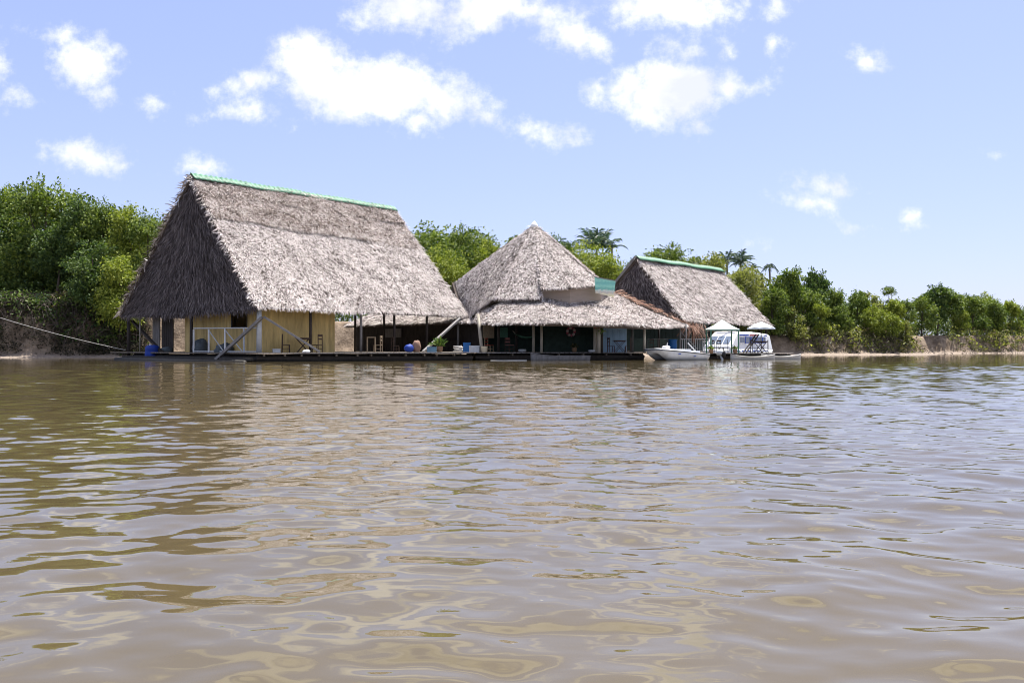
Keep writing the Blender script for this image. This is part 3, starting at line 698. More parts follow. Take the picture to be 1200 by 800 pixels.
# ------------------------------------------------------------------ floating decks
def deck(poly, z, label, front, logs=3, joist=1.0, side=None):
    o = thing('floating_deck', (sum(p[0] for p in poly)/len(poly), sum(p[1] for p in poly)/len(poly), 0), label, 'deck', 'plank decks on float logs')
    mb = MB(); mb.prism(poly, z-.07, z); mb.build('deck_planks', M['deckwood'], o)
    f0, f1 = Vector((*front[0],0)), Vector((*front[1],0)); d = (f1-f0); ln = d.length; d.normalize(); n = Vector((-d.y, d.x, 0))
    mb = MB()
    for i in range(int(ln/.32)):                      # loose plank ends along the edge
        c = f0 + d*(i*.32+.16) - n*random.uniform(-.02, .07); mb.box((c.x, c.y, z-.03), (.27, .22, .055), math.atan2(d.y, d.x)+random.uniform(-.03,.03))
    mb.build('edge_boards', M['greywood'], o)
    for i in range(int(ln/joist)):
        c = f0 + d*((i+.5)*joist+random.uniform(-.15,.15)) + n*.12
        mb = MB(); mb.bar((c.x-n.x*.12, c.y-n.y*.12, z-.15), (c.x+n.x*.9, c.y+n.y*.9, z-.15), .09, .12); mb.build('joist', M['deckwood'], o)
    for k in range(logs):
        off = n*(.55+k*.9); pts = [f0+off+d*(ln*t)+Vector((0,0,z-.38+random.uniform(-.03,.03))) for t in (.002,.25,.5,.75,1.0)]
        mb = MB(); mb.tube(pts, [.29,.31,.29,.31,.28], 10); mb.build('float_log', M['log'], o, True)
    if side:
        s0, s1 = Vector((*side[0],0)), Vector((*side[1],0)); sd = (s1-s0).normalized(); sn = Vector((-sd.y, sd.x, 0))
        for k in range(2):
            mb = MB(); mb.tube([s0+sn*(.5+k*.9)+(s1-s0)*t+Vector((0,0,z-.38)) for t in (.01,.35,.7,.97)], [.3,.28,.31,.29], 10); mb.build('float_log', M['log'], o, True)
    mb = MB(); mb.bar(f0+n*.25+Vector((0,0,z-.3)), f1+n*.25+Vector((0,0,z-.3)), .12, .14); mb.build('edge_beam', M['darkwood'], o)
    return o
dl = (gx(150,60.5), 60.5); d0 = (gx(302,48.6), 48.6); d1 = (-2.3, 53.6)
b18 = H1(18.2,17.8,0); b0 = H1(-.5,17.8,0)
deck([dl, d0, d1, (-1.0,62), (b18.x,b18.y), (b0.x,b0.y)], .5, 'long dark deck carrying the largest house, with pale joist ends under its edge', (d0, d1), side=(dl, d0))
e1 = (gx(757,57.8), 57.8)
deck([(-2.2,54.3), e1, (gx(757,66),66), (-.9,66)], .5, 'dark deck in front of and under the round house', ((-2.2,54.3), e1), joist=1.6)
g0, g1 = (gx(800,61.5),61.5), (gx(930,63.2),63.2)
deck([(gx(757.6,59.5),59.5), (gx(800,59.8),59.8), g0, g1, (gx(930,67),67), (gx(757.6,67),67)], .42, 'low deck on the right carrying the two sunshades and wooden seats', (g0, g1), joist=1.8)
# a strip of deck along the left side of the big house
mbp = thing('floating_beam', (gx(170,59), 59, 0), 'dark half sunken beam raft below the left corner post of the largest house', 'raft')
mb = MB(); mb.bar(Vector((dl[0]-.2,dl[1]-.3,.18)), Vector((d0[0]-.3,d0[1]-.1,.15)), .2, .14); mb.build('beam', M['log'], mbp)
mb = MB(); mb.tube([Vector((dl[0]-.6,dl[1]-.5,.02)), Vector((d0[0]-.6,d0[1]-.4,-.05))], [.13,.15], 9); mb.build('float_log', M['log'], mbp, True)

# ------------------------------------------------------------------ furniture prototypes
def chair_proto(label, m, ms=None, group='wooden chairs on the decks', h=.95):
    ms = ms or m; o = thing('wooden_chair', (0,0,0), label, 'chair', group)
    mb = MB(); mb.box((0,0,.45), (.44,.44,.045)); mb.build('seat', ms, o)
    mb = MB(); mb.box((-.21,0,h-.08), (.03,.44,.13)); mb.box((-.205,0,h-.29), (.03,.44,.09)); mb.build('backrest', ms, o)
    for x in (-.2,.2):
        for y in (-.2,.2):
            mb = MB(); mb.bar((x*1.08,y,0), (x,y,h if x < 0 else .43), .045); mb.build('leg', m, o)
    for y in (-.2,.2):
        mb = MB(); mb.bar((-.2,y,.2), (.2,y,.2), .03); mb.build('stretcher', m, o)
    return o
def table_proto(label, m, group='wooden tables on the decks', s=.75, h=.75):
    o = thing('folding_table', (0,0,0), label, 'table', group)
    mb = MB(); mb.box((0,0,h), (s,s,.04)); mb.box((0,0,h-.05), (s*.86,s*.86,.05)); mb.build('tabletop', m, o)
    for y in (-s*.38, s*.38):
        for sg_ in (-1, 1):
            mb = MB(); mb.bar((-sg_*s*.4, y+sg_*.018, 0), (sg_*s*.4, y+sg_*.018, h-.05), .045, .03); mb.build('leg', m, o)
    return o
def put(o, px, Y, z=.5, rz=0, s=1.0): return place(o, (gx(px,Y), Y, z), rz, (s,s,s))
DK, TN = M['chairwood'], M['tanwood']
ch = chair_proto('dark wooden chair left of the folding table against the ochre wall', DK, h=1.1); put(ch, 335, 52.4, rz=.3)
c2 = dup(ch, 'dark tall-backed wooden chair right of the folding table against the ochre wall'); put(c2, 372, 53.6, rz=2.7)
tb = table_proto('dark folding table standing against the ochre wall', DK); put(tb, 355, 53.0, rz=.3, s=1.15)
ct = chair_proto('bare pine chair behind the small pale table in the open porch', TN, h=1.05); put(ct, 443, 55.5, rz=3.0)
t2 = thing('side_table', (0,0,0), 'small pale square table beside the grey post of the open porch', 'table', 'wooden tables on the decks')
mb = MB(); mb.box((0,0,.93), (.55,.5,.05)); mb.build('tabletop', TN, t2)
for x in (-.24,.24):
    for y in (-.21,.21):
        mb = MB(); mb.bar((x,y,0),(x,y,.9),.05); mb.build('leg', TN, t2)
put(t2, 435, 55.0, rz=.2)
c4 = dup(ch, 'dark wooden chair standing deep in the open porch, right of the small pale table'); put(c4, 463, 57.2, rz=.6, s=.9)
rc = chair_proto('wooden chair with faded red seat and back beside the pale slanting post', M['tanwood'], M['redcloth']); put(rc, 573, 57.8, rz=-.5, s=1.0)
rp = chair_proto('wooden chair with faded pink back, second seat from the pale slanting post', M['chairwood'], M['pinkcloth']); put(rp, 597, 57.4, rz=-.9, s=1.0)
c6 = dup(ch, 'dark chair left of the folding table at the pale blue plank wall'); put(c6, 716, 56.8, rz=.25, s=.85)
c7 = dup(ch, 'dark chair right of the folding table at the pale blue plank wall'); put(c7, 736, 57.3, rz=2.9, s=.85)
t3 = dup(tb, 'dark folding table in front of the pale blue plank wall'); put(t3, 726, 57.0, rz=.1)
for px, Y, rz, s, lb in ((838.5,60.4,.2,.82,'leftmost of the dark chairs under the mint canopy'),(844,60.9,-1.2,.82,'middle dark chair under the mint canopy'),(850,60.5,2.9,.82,'rightmost of the dark chairs under the mint canopy')):
    c = dup(ch, lb); put(c, px, Y, .42, rz, s)
t4 = dup(tb, 'dark square table round the pole of the pale umbrella'); put(t4, 891, 63.4, .42, .2, 1.1)
for px, Y, rz, lb in ((883.5,63.2,.2,'dark chair left of the table under the pale umbrella'),(897,64.2,2.9,'dark chair right of the table under the pale umbrella')):
    c = dup(ch, lb); put(c, px, Y, .42, rz, .85)
c = dup(ch, 'dark chair alone in front of the blue barrel, behind the white skiff'); put(c, 766, 61.5, .42, -.9, .9)

# ------------------------------------------------------------------ porch railing and things on the big deck
ra = thing('porch_railing', H1(.35,.6,.5), 'white wooden railing along the porch of the largest house', 'railing', 'railings along the decks')
pa, pb = Vector((gx(304,50.6),50.6,.5)), Vector((gx(227,55.2),55.2,.5))
mb = MB(); mb.bar(pa+Vector((0,0,1.42)), pb+Vector((0,0,1.5)), .07, .06); mb.build('top_rail', M['whitewash'], ra)
mb = MB(); mb.bar(pa+Vector((0,0,.06)), pb+Vector((0,0,.06)), .06, .06); mb.build('bottom_rail', M['whitewash'], ra)
for t, m in ((.22,'whitewash'),(.50,'white'),(.755,'white'),(1,'white')):
    p = pa.lerp(pb, t); mb = MB(); mb.bar(p, p+Vector((0,0,1.42)), .085, .07); mb.build('post', M[m], ra)
for t0, t1 in ((.50,.25),(.755,.53)):
    mb = MB(); mb.bar(pa.lerp(pb,t0)+Vector((0,0,1.35)), pa.lerp(pb,t1)+Vector((0,0,.1)), .05, .04); mb.build('diagonal', M['whitewash'], ra)
def simple(name, mb, m, label, cat, group=None, smooth=True):
    xs = [v[0] for v in mb.v]; ys = [v[1] for v in mb.v]; zs = [v[2] for v in mb.v]
    c = Vector((sum(xs)/len(xs), sum(ys)/len(ys), min(zs)))
    mb.v = [(v[0]-c.x, v[1]-c.y, v[2]-c.z) for v in mb.v]
    o = mb.build(name, m, None, smooth); o.location = c
    return tag(o, label, cat, group)
mb = MB(); mb.blob((gx(235,55.6),55.6,.72), (.5,.45,.62), 1, .1, 14, 10); simple('tarpaulin_heap', mb, M['tarp'], 'rounded dark grey tarpaulin heap behind the left end of the white railing', 'tarpaulin', 'covered heaps on the porch')
mb = MB(); mb.blob((gx(262,53.6),53.6,.62), (.55,.4,.42), 2, .16, 14, 10); simple('tarpaulin_heap', mb, M['tarp'], 'lower grey-blue tarpaulin heap behind the middle of the white railing', 'tarpaulin', 'covered heaps on the porch')
bd = thing('water_drum', (gx(178.5,58.5),58.5,0), 'large dark blue drum hanging at the waterline by the left corner post', 'drum', 'blue plastic drums')
prof = [(.30,-.22),(.42,-.2),(.46,.1),(.44,.14),(.47,.2),(.47,.5),(.44,.55),(.46,.6),(.44,.82),(.34,.93),(.15,.97)]
mb = MB(); mb.lathe(prof, (gx(178.5,58.5),58.5,0), 20); mb.build('body', M['blue'], bd, True)
mb = MB(); mb.lathe([(.07,.96),(.07,1.02),(.06,1.03)], (gx(177,58.5),58.4,0), 10); mb.build('bung_cap', M['white'], bd)
mb = MB(); mb.blob((gx(195,58.8),58.8,.62), (.45,.4,.22), 5, .2); simple('net_heap', mb, M['tarp'], 'small dark heap of netting on the deck beside the dark blue drum', 'netting')
mb = MB(); mb.blob((gx(359,50.5),50.5,.56), (.22,.16,.1), 8, .25); simple('cloth_bundle', mb, M['white'], 'small white cloth bundle on the deck edge at the foot of a grey brace', 'bundle')
mb = MB(); mb.box((gx(324,51.4),51.4,.6), (.42,.28,.17), .4); mb.box((gx(324,51.4),51.4,.7), (.46,.32,.035), .4); simple('storage_box', mb, M['whitewash'], 'small pale lidded box on the deck against the ochre wall', 'box', None, False)
# blue bag and tan sack, plants, crates by the right end
mb = MB(); mb.blob((gx(479,55.2),55.2,.74), (.3,.28,.27), 11, .06, 14, 10); simple('duffel_bag', mb, M['blue'], 'round shiny blue bag on the deck left of the tan sack', 'bag')
mb = MB(); mb.blob((gx(488,55.6),55.6,.84), (.27,.25,.42), 12, .12, 14, 10); simple('sack', mb, M['tan'], 'tan bulging sack standing right of the round blue bag', 'sack')
def crate(px, Y, z, s, m, label):
    o = thing('plastic_crate', (gx(px,Y),Y,z), label, 'crate', 'boxes at the right end of the porch'); mb = MB(); w, d, h = s; c = (gx(px,Y),Y)
    for x, y, a, b in ((0,-d/2,w,.03),(0,d/2,w,.03),(-w/2,0,.03,d-.06),(w/2,0,.03,d-.06)): mb.box((c[0]+x,c[1]+y,z+h/2), (a,b,h))
    mb.box((c[0],c[1],z+.02), (w-.08,d-.08,.03)); mb.build('body', m, o)
    mb = MB(); mb.box((c[0],c[1]-d/2-.005,z+h-.03), (w+.05,.05,.05)); mb.box((c[0],c[1]+d/2,z+h-.03), (w+.05,.05,.05)); mb.box((c[0]-w/2,c[1],z+h-.03), (.05,d-.06,.05)); mb.box((c[0]+w/2,c[1],z+h-.03), (.05,d-.06,.05)); mb.build('rim', m, o)
    return o
M['slateblue'] = mat('slate_blue_plastic', (.10,.20,.28), .5, .15)
crate(506, 55.6, .5, (.55,.4,.34), M['slateblue'], 'slate blue crate on the deck at the foot of the right brace')
crate(547, 56.6, .5, (.42,.4,.62), M['cyanblue'], 'tall light blue bin just left of the pale slanting post')
crate(556, 55.6, .5, (.62,.45,.42), M['whitewash'], 'greyish white crate against the pale slanting post')
mb = MB(); mb.lathe([(.13,0),(.17,.02),(.19,.34),(.2,.35),(.2,.37),(.18,.37),(.17,.06),(.0,.05)], (gx(567.5,55.0),55.0,.5), 14); simple('bucket', mb, M['cream'], 'cream coloured bucket at the foot of the pale slanting post', 'bucket')
def coil(px, Y, z, r, label):
    mb = MB(); rn = random.Random(3)
    pts = [(gx(px,Y)+r*(1+.2*rn.uniform(-1,1))*math.cos(i*.6), Y+r*(1+.2*rn.uniform(-1,1))*math.sin(i*.6), z+.03+i*.009) for i in range(42)]
    mb.tube(pts, .028, 5); return simple('rope_coil', mb, M['rope'], label, 'rope')
coil(537, 54.6, .5, .26, 'loose coil of pale rope on the deck edge right of the long brace')
def leaf_quads(centers, dirs, size, rg, wide=.45, droop=.0):
    n = len(centers); d = dirs/(np.linalg.norm(dirs, axis=1)[:, None]+1e-9)
    a = np.cross(d, rg.normal(0,1,(n,3))); a /= np.linalg.norm(a, axis=1)[:, None]+1e-9
    L = size*rg.uniform(.6,1.3,n)[:, None]; w = L*wide*.5
    tip = centers+d*L; tip[:, 2] -= droop*L[:, 0]
    v = np.stack([centers, centers+d*L*.5+a*w, tip, centers+d*L*.5-a*w], 1).reshape(-1,3)
    q = (4*np.arange(n)[:, None]+np.arange(4)[None, :])
    return v, q
def potted(px, Y, z, h, label, leafm, potm, seed, pot=True):
    o = thing('potted_plant', (gx(px,Y),Y,z), label, 'plant', 'potted plants on the decks'); o.scale = (h+.25,)*3 if h < .6 else (1,1,1); rg = np.random.default_rng(seed)
    if pot:
        mb = MB(); mb.lathe([(.13,0),(.2,.1),(.22,.26),(.2,.36),(.22,.38),(.19,.38),(.0,.33)], (gx(px,Y),Y,z), 14); mb.build('pot', potm, o, True)
    n = 130; az_ = rg.uniform(0,6.28,n); el_ = rg.uniform(.2,1.3,n); dirs = np.stack([np.cos(az_)*np.cos(el_), np.sin(az_)*np.cos(el_), np.sin(el_)], 1)
    cen = np.array([0,0,.36]) + dirs*rg.uniform(.02,h*.6,n)[:, None]
    v, q = leaf_quads(cen, dirs, h*.45, rg, .3, .2); link('leaves', npmesh('leaves', v, q), leafm, o)
    return o
potted(515, 56.2, .5, .75, 'green leafy plant in a clay pot right of the slate blue crate', LEAF[2], M['clay'], 1)
potted(833.5, 58.9, .42, .45, 'small plant in a round brown pot at the left post of the mint canopy', LEAF[0], M['clay'], 2)
potted(861.5, 59.9, .42, .45, 'small plant in a round brown pot at the right post of the mint canopy', LEAF[0], M['clay'], 3)
potted(673, 57.6, .5, .5, 'dry straggly plant below the hanging flower ring', M['scrub'], M['clay'], 4)
# hammock
hm = thing('hammock', (gx(613,59.3),59.3,.9), 'dark green hammock slung between posts under the round house', 'hammock')
v=[];fq=[]
A, B = at(604,393,60), at(624,404,58.6); A.z=1.75; B.z=1.5
for i in range(13):
    t=i/12; p=A.lerp(B,t); p.z -= 3.2*t*(1-t)*.3
    for s_ in (-1,-.5,0,.5,1): v.append(p+Vector((.1*s_,.3*s_*math.sin(math.pi*min(1,max(0,t))) ,.16*abs(s_)*math.sin(math.pi*t))))
for i in range(12):
    for j in range(4): fq.append((i*5+j,i*5+j+1,(i+1)*5+j+1,(i+1)*5+j))
mb=MB(); mb.add(v,fq); o=mb.build('cloth', M['greenpaint'], hm, True); o.modifiers.new('thickness','SOLIDIFY').thickness=.02
mb=MB(); mb.tube([A, A+(A-B).normalized()*.3+Vector((0,0,.15))], .015, 5); mb.tube([B, B+(B-A).normalized()*.3+Vector((0,0,.15))], .015, 5); mb.build('rope', M['rope'], hm)
mb = MB(); mb.lathe([(.16,0),(.24,.04),(.27,.14),(.22,.2),(.2,.19),(.0,.1)], (gx(612,57.2),57.2,.5), 14); simple('basin', mb, M['whitewash'], 'pale basin on the deck below the hammock', 'basin')
mb = MB(); mb.lathe([(.16,0),(.24,.04),(.27,.12),(.25,.14),(.0,.1)], (gx(694,55.7),55.7,.5), 14); simple('basin', mb, M['whitewash'], 'pale basin at the foot of the paired pale posts', 'basin')
# hanging ring of flowers
fr = thing('flower_ring', at(669,394,56.6), 'hanging ring of pink and white flowers under the eave of the round house', 'flowers')
for m, ph in (('pinkflower',0),('whiteflower',.45)):
    mb = MB()
    for k in range(9 if m == 'pinkflower' else 5):
        a = k*2*math.pi/(9 if m == 'pinkflower' else 5)+ph; mb.blob(at(669,388.5,56.6)+Vector((.24*math.cos(a), -.06 if m != 'pinkflower' else 0, .24*math.sin(a))), (.085,.07,.085), k, .2, 8, 6)
    mb.build('blossoms', M[m], fr, True)
mb = MB(); mb.tube([at(669,384,56.6), at(669,376,56.6)], .012, 5); mb.build('cord', M['rope'], fr)
# red flowers and dark leaves hung on the paired posts
hb = thing('hanging_plant', at(702,386,55.2), 'red flowers and dark leaves hung on the paired pale posts', 'plant')
mb = MB()
for k in range(9): mb.blob(at(696+k*1.05,382+1.2*math.sin(k*2.3),55.0), (.08,.07,.09), k, .2, 8, 6)
mb.build('blossoms', M['redcloth'], hb, True)
rg = np.random.default_rng(8); n=60; cen = np.array(at(706,384,55.0)-hb.location)+rg.normal(0,1,(n,3))*np.array([.13,.08,.2]); v,q = leaf_quads(cen, rg.normal(0,1,(n,3))+np.array([0,0,-1.2]), .22, rg, .4)
link('leaves', npmesh('leaves', v, q), LEAF[2], hb)

# ------------------------------------------------------------------ right-hand end: barrel, railing, boats, sunshades
bb = thing('water_drum', (gx(788,61.8),61.8,.42), 'bright blue barrel standing behind the white skiff', 'barrel', 'blue plastic drums')
mb = MB(); mb.lathe([(.27,0),(.3,.02),(.31,.3),(.29,.33),(.32,.38),(.32,.66),(.29,.7),(.31,.74),(.3,.93),(.27,.96),(.0,.96)], (gx(788,61.8),61.8,.42), 20); mb.build('body', M['cyanblue'], bb, True)
mb = MB(); mb.tube([(gx(788,61.8)+.33*math.cos(a*.4), 61.8+.33*math.sin(a*.4), .42+.9) for a in range(17)], .02, 5); mb.build('rim', M['cyanblue'], bb, True)
rr = thing('deck_railing', (gx(818,62.6),62.6,.42), 'grey white baluster railing between the blue barrel and the mint canopy', 'railing', 'railings along the decks')
qa, qb = Vector((gx(797,62.6),62.6,.42)), Vector((gx(833,63),63,.42))
mb = MB(); mb.bar(qa+Vector((0,0,.98)), qb+Vector((0,0,.98)), .07, .06); mb.build('top_rail', M['whitewash'], rr)
mb = MB(); mb.bar(qa+Vector((0,0,.1)), qb+Vector((0,0,.1)), .06, .05); mb.build('bottom_rail', M['whitewash'], rr)
for i in range(15):
    p = qa.lerp(qb, i/14); mb = MB(); mb.bar(p+Vector((0,0,.0)), p+Vector((0,0,.97)), .035, .035); mb.build('baluster', M['whitewash'], rr)
mb = MB(); mb.bar(at(758,397,63), at(783,397,63), .05); mb.bar(at(758,398,63), at(758,411,63), .05); mb.bar(at(771,398,63), at(771,411,63), .05); mb.bar(at(783,398,63), at(783,411,63), .05)
rl = simple('deck_railing', mb, M['greywood'], 'plain grey rail left of the blue barrel, behind the white skiff', 'railing', 'railings along the decks', False)

# white skiff: twin-bowed hull
sk = thing('skiff', (gx(776,55.0),55.0,0), 'white twin-bowed skiff with dark rub strip moored at the deck', 'boat', 'boats moored at the decks', rz=R(35))
def loft(rings, mb, closed=False, cap=True):
    n = len(rings[0]); vs = [v for r in rings for v in r]; fs = []
    for i in range(len(rings)-1):
        for j in range(n if closed else n-1): fs.append((i*n+j, (i+1)*n+j, (i+1)*n+(j+1)%n, i*n+(j+1)%n))
    if cap: fs += [tuple(range(n)), tuple((len(rings)-1)*n+j for j in range(n))[::-1]]
    return mb.add(vs, fs)
def local(o): return o.location
SKL, SKB = 4.3, 1.6
rings = []
for i in range(15):
    t = i/14; x = t*SKL; e = min(1, t/.34); k = math.sin(e*math.pi/2)
    gun = .68 - .30*t**1.2; kz = .52*(1-k)**1.3 - .12; wb = .10+.52*k   # sponson half-width grows from the stem
    tn = .40*(1-t)**1.0+.02                                              # tunnel roof height
    xs_ = x - .0
    y0, y1 = 0, SKB; sp = .27
    ring = [(xs_,y0,gun),(xs_,y0-.02,gun-.09),(xs_+.02,y0+.06+.12*(1-k),(gun+kz)*.5),(xs_+.0,y0+sp,kz),(xs_,y0+sp*2-.06,(tn+kz)*.5+.04),(xs_,SKB/2,min(gun-.1,tn+.06)),(xs_,y1-sp*2+.06,(tn+kz)*.5+.04),(xs_,y1-sp,kz),(xs_+.02,y1-.06-.12*(1-k),(gun+kz)*.5),(xs_,y1+.02,gun-.09),(xs_,y1,gun)]
    rings.append([Vector(r) + sk.location for r in ring])
mb = MB(); loft(rings, mb); o = mb.build('hull', M['gelcoat'], sk, True); o.data.polygons.foreach_set('use_smooth',[True]*len(o.data.polygons))
mb = MB(); dr = []
for i in range(15):
    t = i/14; x = t*SKL; gun = .685-.30*t**1.2; cr = .10*math.sin(math.pi*min(1,t*1.6+.2)) if t < .5 else .03
    dr.append([Vector((x,-.03,gun))+sk.location, Vector((x,.25,gun+cr*.7))+sk.location, Vector((x,SKB/2,gun+cr))+sk.location, Vector((x,SKB-.25,gun+cr*.7))+sk.location, Vector((x,SKB+.03,gun))+sk.location])
loft(dr, mb, cap=False); dko = mb.build('deck_top', M['white'], sk, True); dko.modifiers.new('thickness','SOLIDIFY').thickness = .03
mb = MB()
for y in (-.035, SKB+.035): mb.tube([Vector((i/14*SKL, y, .635-.30*(i/14)**1.2))+sk.location for i in range(15)], .026, 6)
mb.tube([Vector((-.03, y, .635))+sk.location for y in (-.03,.4,.8,1.2,SKB+.03)], .026, 6); mb.build('rub_strip', M['black'], sk)
mb = MB(); mb.box(Vector((2.5,SKB/2,.60))+sk.location, (.5,1.2,.2)); mb.box(Vector((3.4,SKB/2,.50))+sk.location, (.4,1.2,.18)); mb.build('bench', M['white'], sk)
mb = MB(); mb.blob(Vector((.9,.7,.82))+sk.location, (.2,.15,.09), 3, .2); mb.blob(Vector((1.4,1.0,.82))+sk.location, (.25,.2,.1), 4, .2); mb.build('cushion', M['white'], sk, True)
mb = MB(); mb.box(Vector((1.5,-.045,.40))+sk.location, (.22,.012,.06)); mb.box(Vector((2.9,-.02,.24))+sk.location, (.2,.012,.05)); mb.build('registration_mark', M['bluetext'], sk)
mb = MB(); mb.tube([Vector((1.2,SKB/2,.7))+sk.location, Vector((1.25,SKB/2,1.1))+sk.location], .02, 5); mb.build('light_stick', M['white'], sk)

def canoe(pa, pb, beam, h, m, label, z0=-.12, inner=None, square=False):
    pa = Vector(pa); pb = Vector(pb); d = pb-pa; ln = d.length; d.normalize(); n = Vector((-d.y,d.x,0)); o = thing('canoe', (pa+pb)/2, label, 'canoe', 'boats moored at the decks')
    rings = []; rin = []
    for i in range(17):
        t = i/16; w = beam/2*(math.sin(math.pi*min(t,.999))**.55 if not square else math.sin(math.pi/2*min(1,t*1.6+.02))**.7)+.015
        sheer = h + .16*abs(2*t-1)**2.2*(0 if square and t > .5 else 1); c = pa + d*(t*ln)
        rings.append([c+n*(-w)+Vector((0,0,sheer)), c+n*(-w*.92)+Vector((0,0,sheer*.5)), c+n*(-w*.5)+Vector((0,0,z0)), c+n*(w*.5)+Vector((0,0,z0)), c+n*(w*.92)+Vector((0,0,sheer*.5)), c+n*w+Vector((0,0,sheer))])
        wi = max(.006, w-.04); rin.append([c+n*(-wi)+Vector((0,0,sheer)), c+n*(-wi*.8)+Vector((0,0,sheer*.45)), c+n*(wi*.8)+Vector((0,0,sheer*.45)), c+n*wi+Vector((0,0,sheer))])
    mb = MB(); loft(rings, mb, cap=True); mb.build('hull', m, o, True)
    mb = MB(); loft([r[::-1] for r in rin], mb, cap=False); mb.build('inside', inner or M['deckwood'], o, True)
    mb = MB()
    for s_ in (0,5): mb.tube([r[s_]+Vector((0,0,.01)) for r in rings], .028, 5)
    mb.build('gunwale', m, o)
    for t in (5, 9, 12):
        a, b = rings[t][0], rings[t][5]; mb = MB(); mb.bar(a.lerp(b,.04)-Vector((0,0,.05)), a.lerp(b,.96)-Vector((0,0,.05)), .18, .03); mb.build('thwart', M['palewood'], o)
    return o
canoe((gx(622,53.9),53.9,0), (gx(690,54.8),54.8,0), .62, .27, M['greywood'], 'grey square-ended wooden canoe lying along the deck of the round house', square=True)
M['palehull'] = mat('worn_white_hull', (.55,.53,.49), .6, .15, 4)
canoe((gx(856,59.4),59.4,0), (gx(908,59.9),59.9,0), .6, .17, M['palehull'], 'pale slim canoe moored below the deck, nearest the outboard motor')
canoe((gx(892,60.4),60.4,0), (gx(938,61.2),61.2,0), .55, .17, M['palehull'], 'pale slim canoe with its white tip farthest right, beyond the end of the deck')
mb = MB(); mb.bar((gx(575,53.4),53.4,.0), (gx(617,53.7),53.7,.01), .16, .06)
simple('floating_plank', mb, M['palehull'], 'pale plank floating in front of the round house deck', 'plank', None, False)

# outboard motor
om = thing('outboard_motor', (gx(845,57.6),57.6,0), 'grey and black outboard motor tilted over the water right of the white skiff', 'motor')
o0 = om.location
mb = MB(); mb.blob(o0+Vector((-.05,0,.46)), (.27,.2,.21), 21, .05, 14, 10); mb.build('cowling', M['whitewash'], om, True)
mb = MB(); mb.blob(o0+Vector((.13,-.08,.36)), (.16,.16,.24), 22, .05, 12, 9); mb.build('cowling_rear', M['black'], om, True)
mb = MB(); mb.tube([o0+Vector((-.02,0,.3)), o0+Vector((.06,-.02,.05)), o0+Vector((.12,-.04,-.25))], [.09,.075,.06], 9); mb.build('leg', M['whitewash'], om, True)
mb = MB(); mb.bar(o0+Vector((-.05,0,.32)), o0+Vector((-.55,.1,.42)), .05); mb.build('tiller', M['black'], om)
mb = MB(); mb.box(o0+Vector((-.18,.05,.2)), (.1,.24,.26)); mb.build('clamp_bracket', M['darkwood'], om)

# mint canopy on four posts
cn = thing('canopy', (gx(846,60),60,.42), 'pale mint pyramid canopy on four green posts, left of the umbrella', 'canopy', 'sunshades on the right deck')
cx, cy = gx(846,60.6), 60.6; hw = .98
corn = [Vector((cx-hw,cy-.75,2.06)), Vector((cx+hw,cy-.95,2.03)), Vector((cx+hw*.95,cy+.85,2.06)), Vector((cx-hw*.95,cy+.9,2.08))]; ap = Vector((cx+.02,cy,2.72))
mb = MB(); vs = []; 
nn = 6
for k in range(4):
    a, b = corn[k], corn[(k+1)%4]
    g_ = []
    for i in range(nn+1):
        for j in range(nn+1):
            t = i/nn; p = (a.lerp(b, j/nn)).lerp(ap, t); p.z -= .04*math.sin(math.pi*t)*(1-.0) ; g_.append(p)
    fs = [(i*(nn+1)+j, i*(nn+1)+j+1, (i+1)*(nn+1)+j+1, (i+1)*(nn+1)+j) for i in range(nn) for j in range(nn)]
    mb.add(g_, fs)
    mb.add([a, b, b-Vector((0,0,.1)), a-Vector((0,0,.1))], [(0,1,2,3)])
o = mb.build('roof_cloth', M['mint'], cn); o.modifiers.new('thickness','SOLIDIFY').thickness = .012
for k in range(4):
    mb = MB(); c = corn[k]; p = Vector((cx+(c.x-cx)*.93, cy+(c.y-cy)*.93, 0)); mb.bar((p.x,p.y,.42), (p.x,p.y,2.02), .075); mb.build('post', M['greenpaint'], cn)
mb = MB()
for k in range(4): mb.bar(corn[k]-Vector((0,0,.05)), corn[(k+1)%4]-Vector((0,0,.05)), .04)
mb.build('edge_frame', M['greenpaint'], cn)
# umbrella
ub = thing('umbrella', (gx(892,63.4),63.4,.42), 'pale grey open umbrella standing over the square table, right of the mint canopy', 'umbrella', 'sunshades on the right deck')
uc = Vector((gx(892,63.4),63.4,0)); mb = MB(); ring0 = [uc+Vector((.98*math.cos(a*math.pi/4+.39), .98*math.sin(a*math.pi/4+.39), 2.2)) for a in range(8)]
top = uc+Vector((0,0,2.66))
for k in range(8):
    a, b = ring0[k], ring0[(k+1)%8]; m_ = (a+b)/2 + Vector((0,0,.03)); md = (a+top)/2+Vector((0,0,.03)); me_ = (b+top)/2+Vector((0,0,.03))
    mb.add([a,m_,b,me_,top,md], [(0,1,5),(1,2,3),(1,3,5),(5,3,4)]); mb.add([a,b,b-Vector((0,0,.09)),a-Vector((0,0,.09))], [(0,1,2,3)])
o = mb.build('canopy_cloth', M['palecanvas'], ub); o.modifiers.new('thickness','SOLIDIFY').thickness = .01
mb = MB(); mb.tube([uc+Vector((0,0,.42)), uc+Vector((0,0,2.72))], .035, 8); mb.build('pole', M['darkwood'], ub)
for k in range(8):
    mb = MB(); mb.bar(uc+Vector((0,0,1.95)), uc+(ring0[k]-uc)*.55+Vector((0,0,.95+.12)), .02); mb.build('rib', M['darkwood'], ub)
ld = thing('ladder', at(872,413,61.9), 'dark wooden ladder leaning up left of the umbrella table', 'ladder')
for dx in (0, 3.4):
    mb = MB(); mb.bar(at(871+dx,413,61.9), at(886+dx,391.5,63.2), .08, .06); mb.build('side_rail', M['darkwood'], ld)
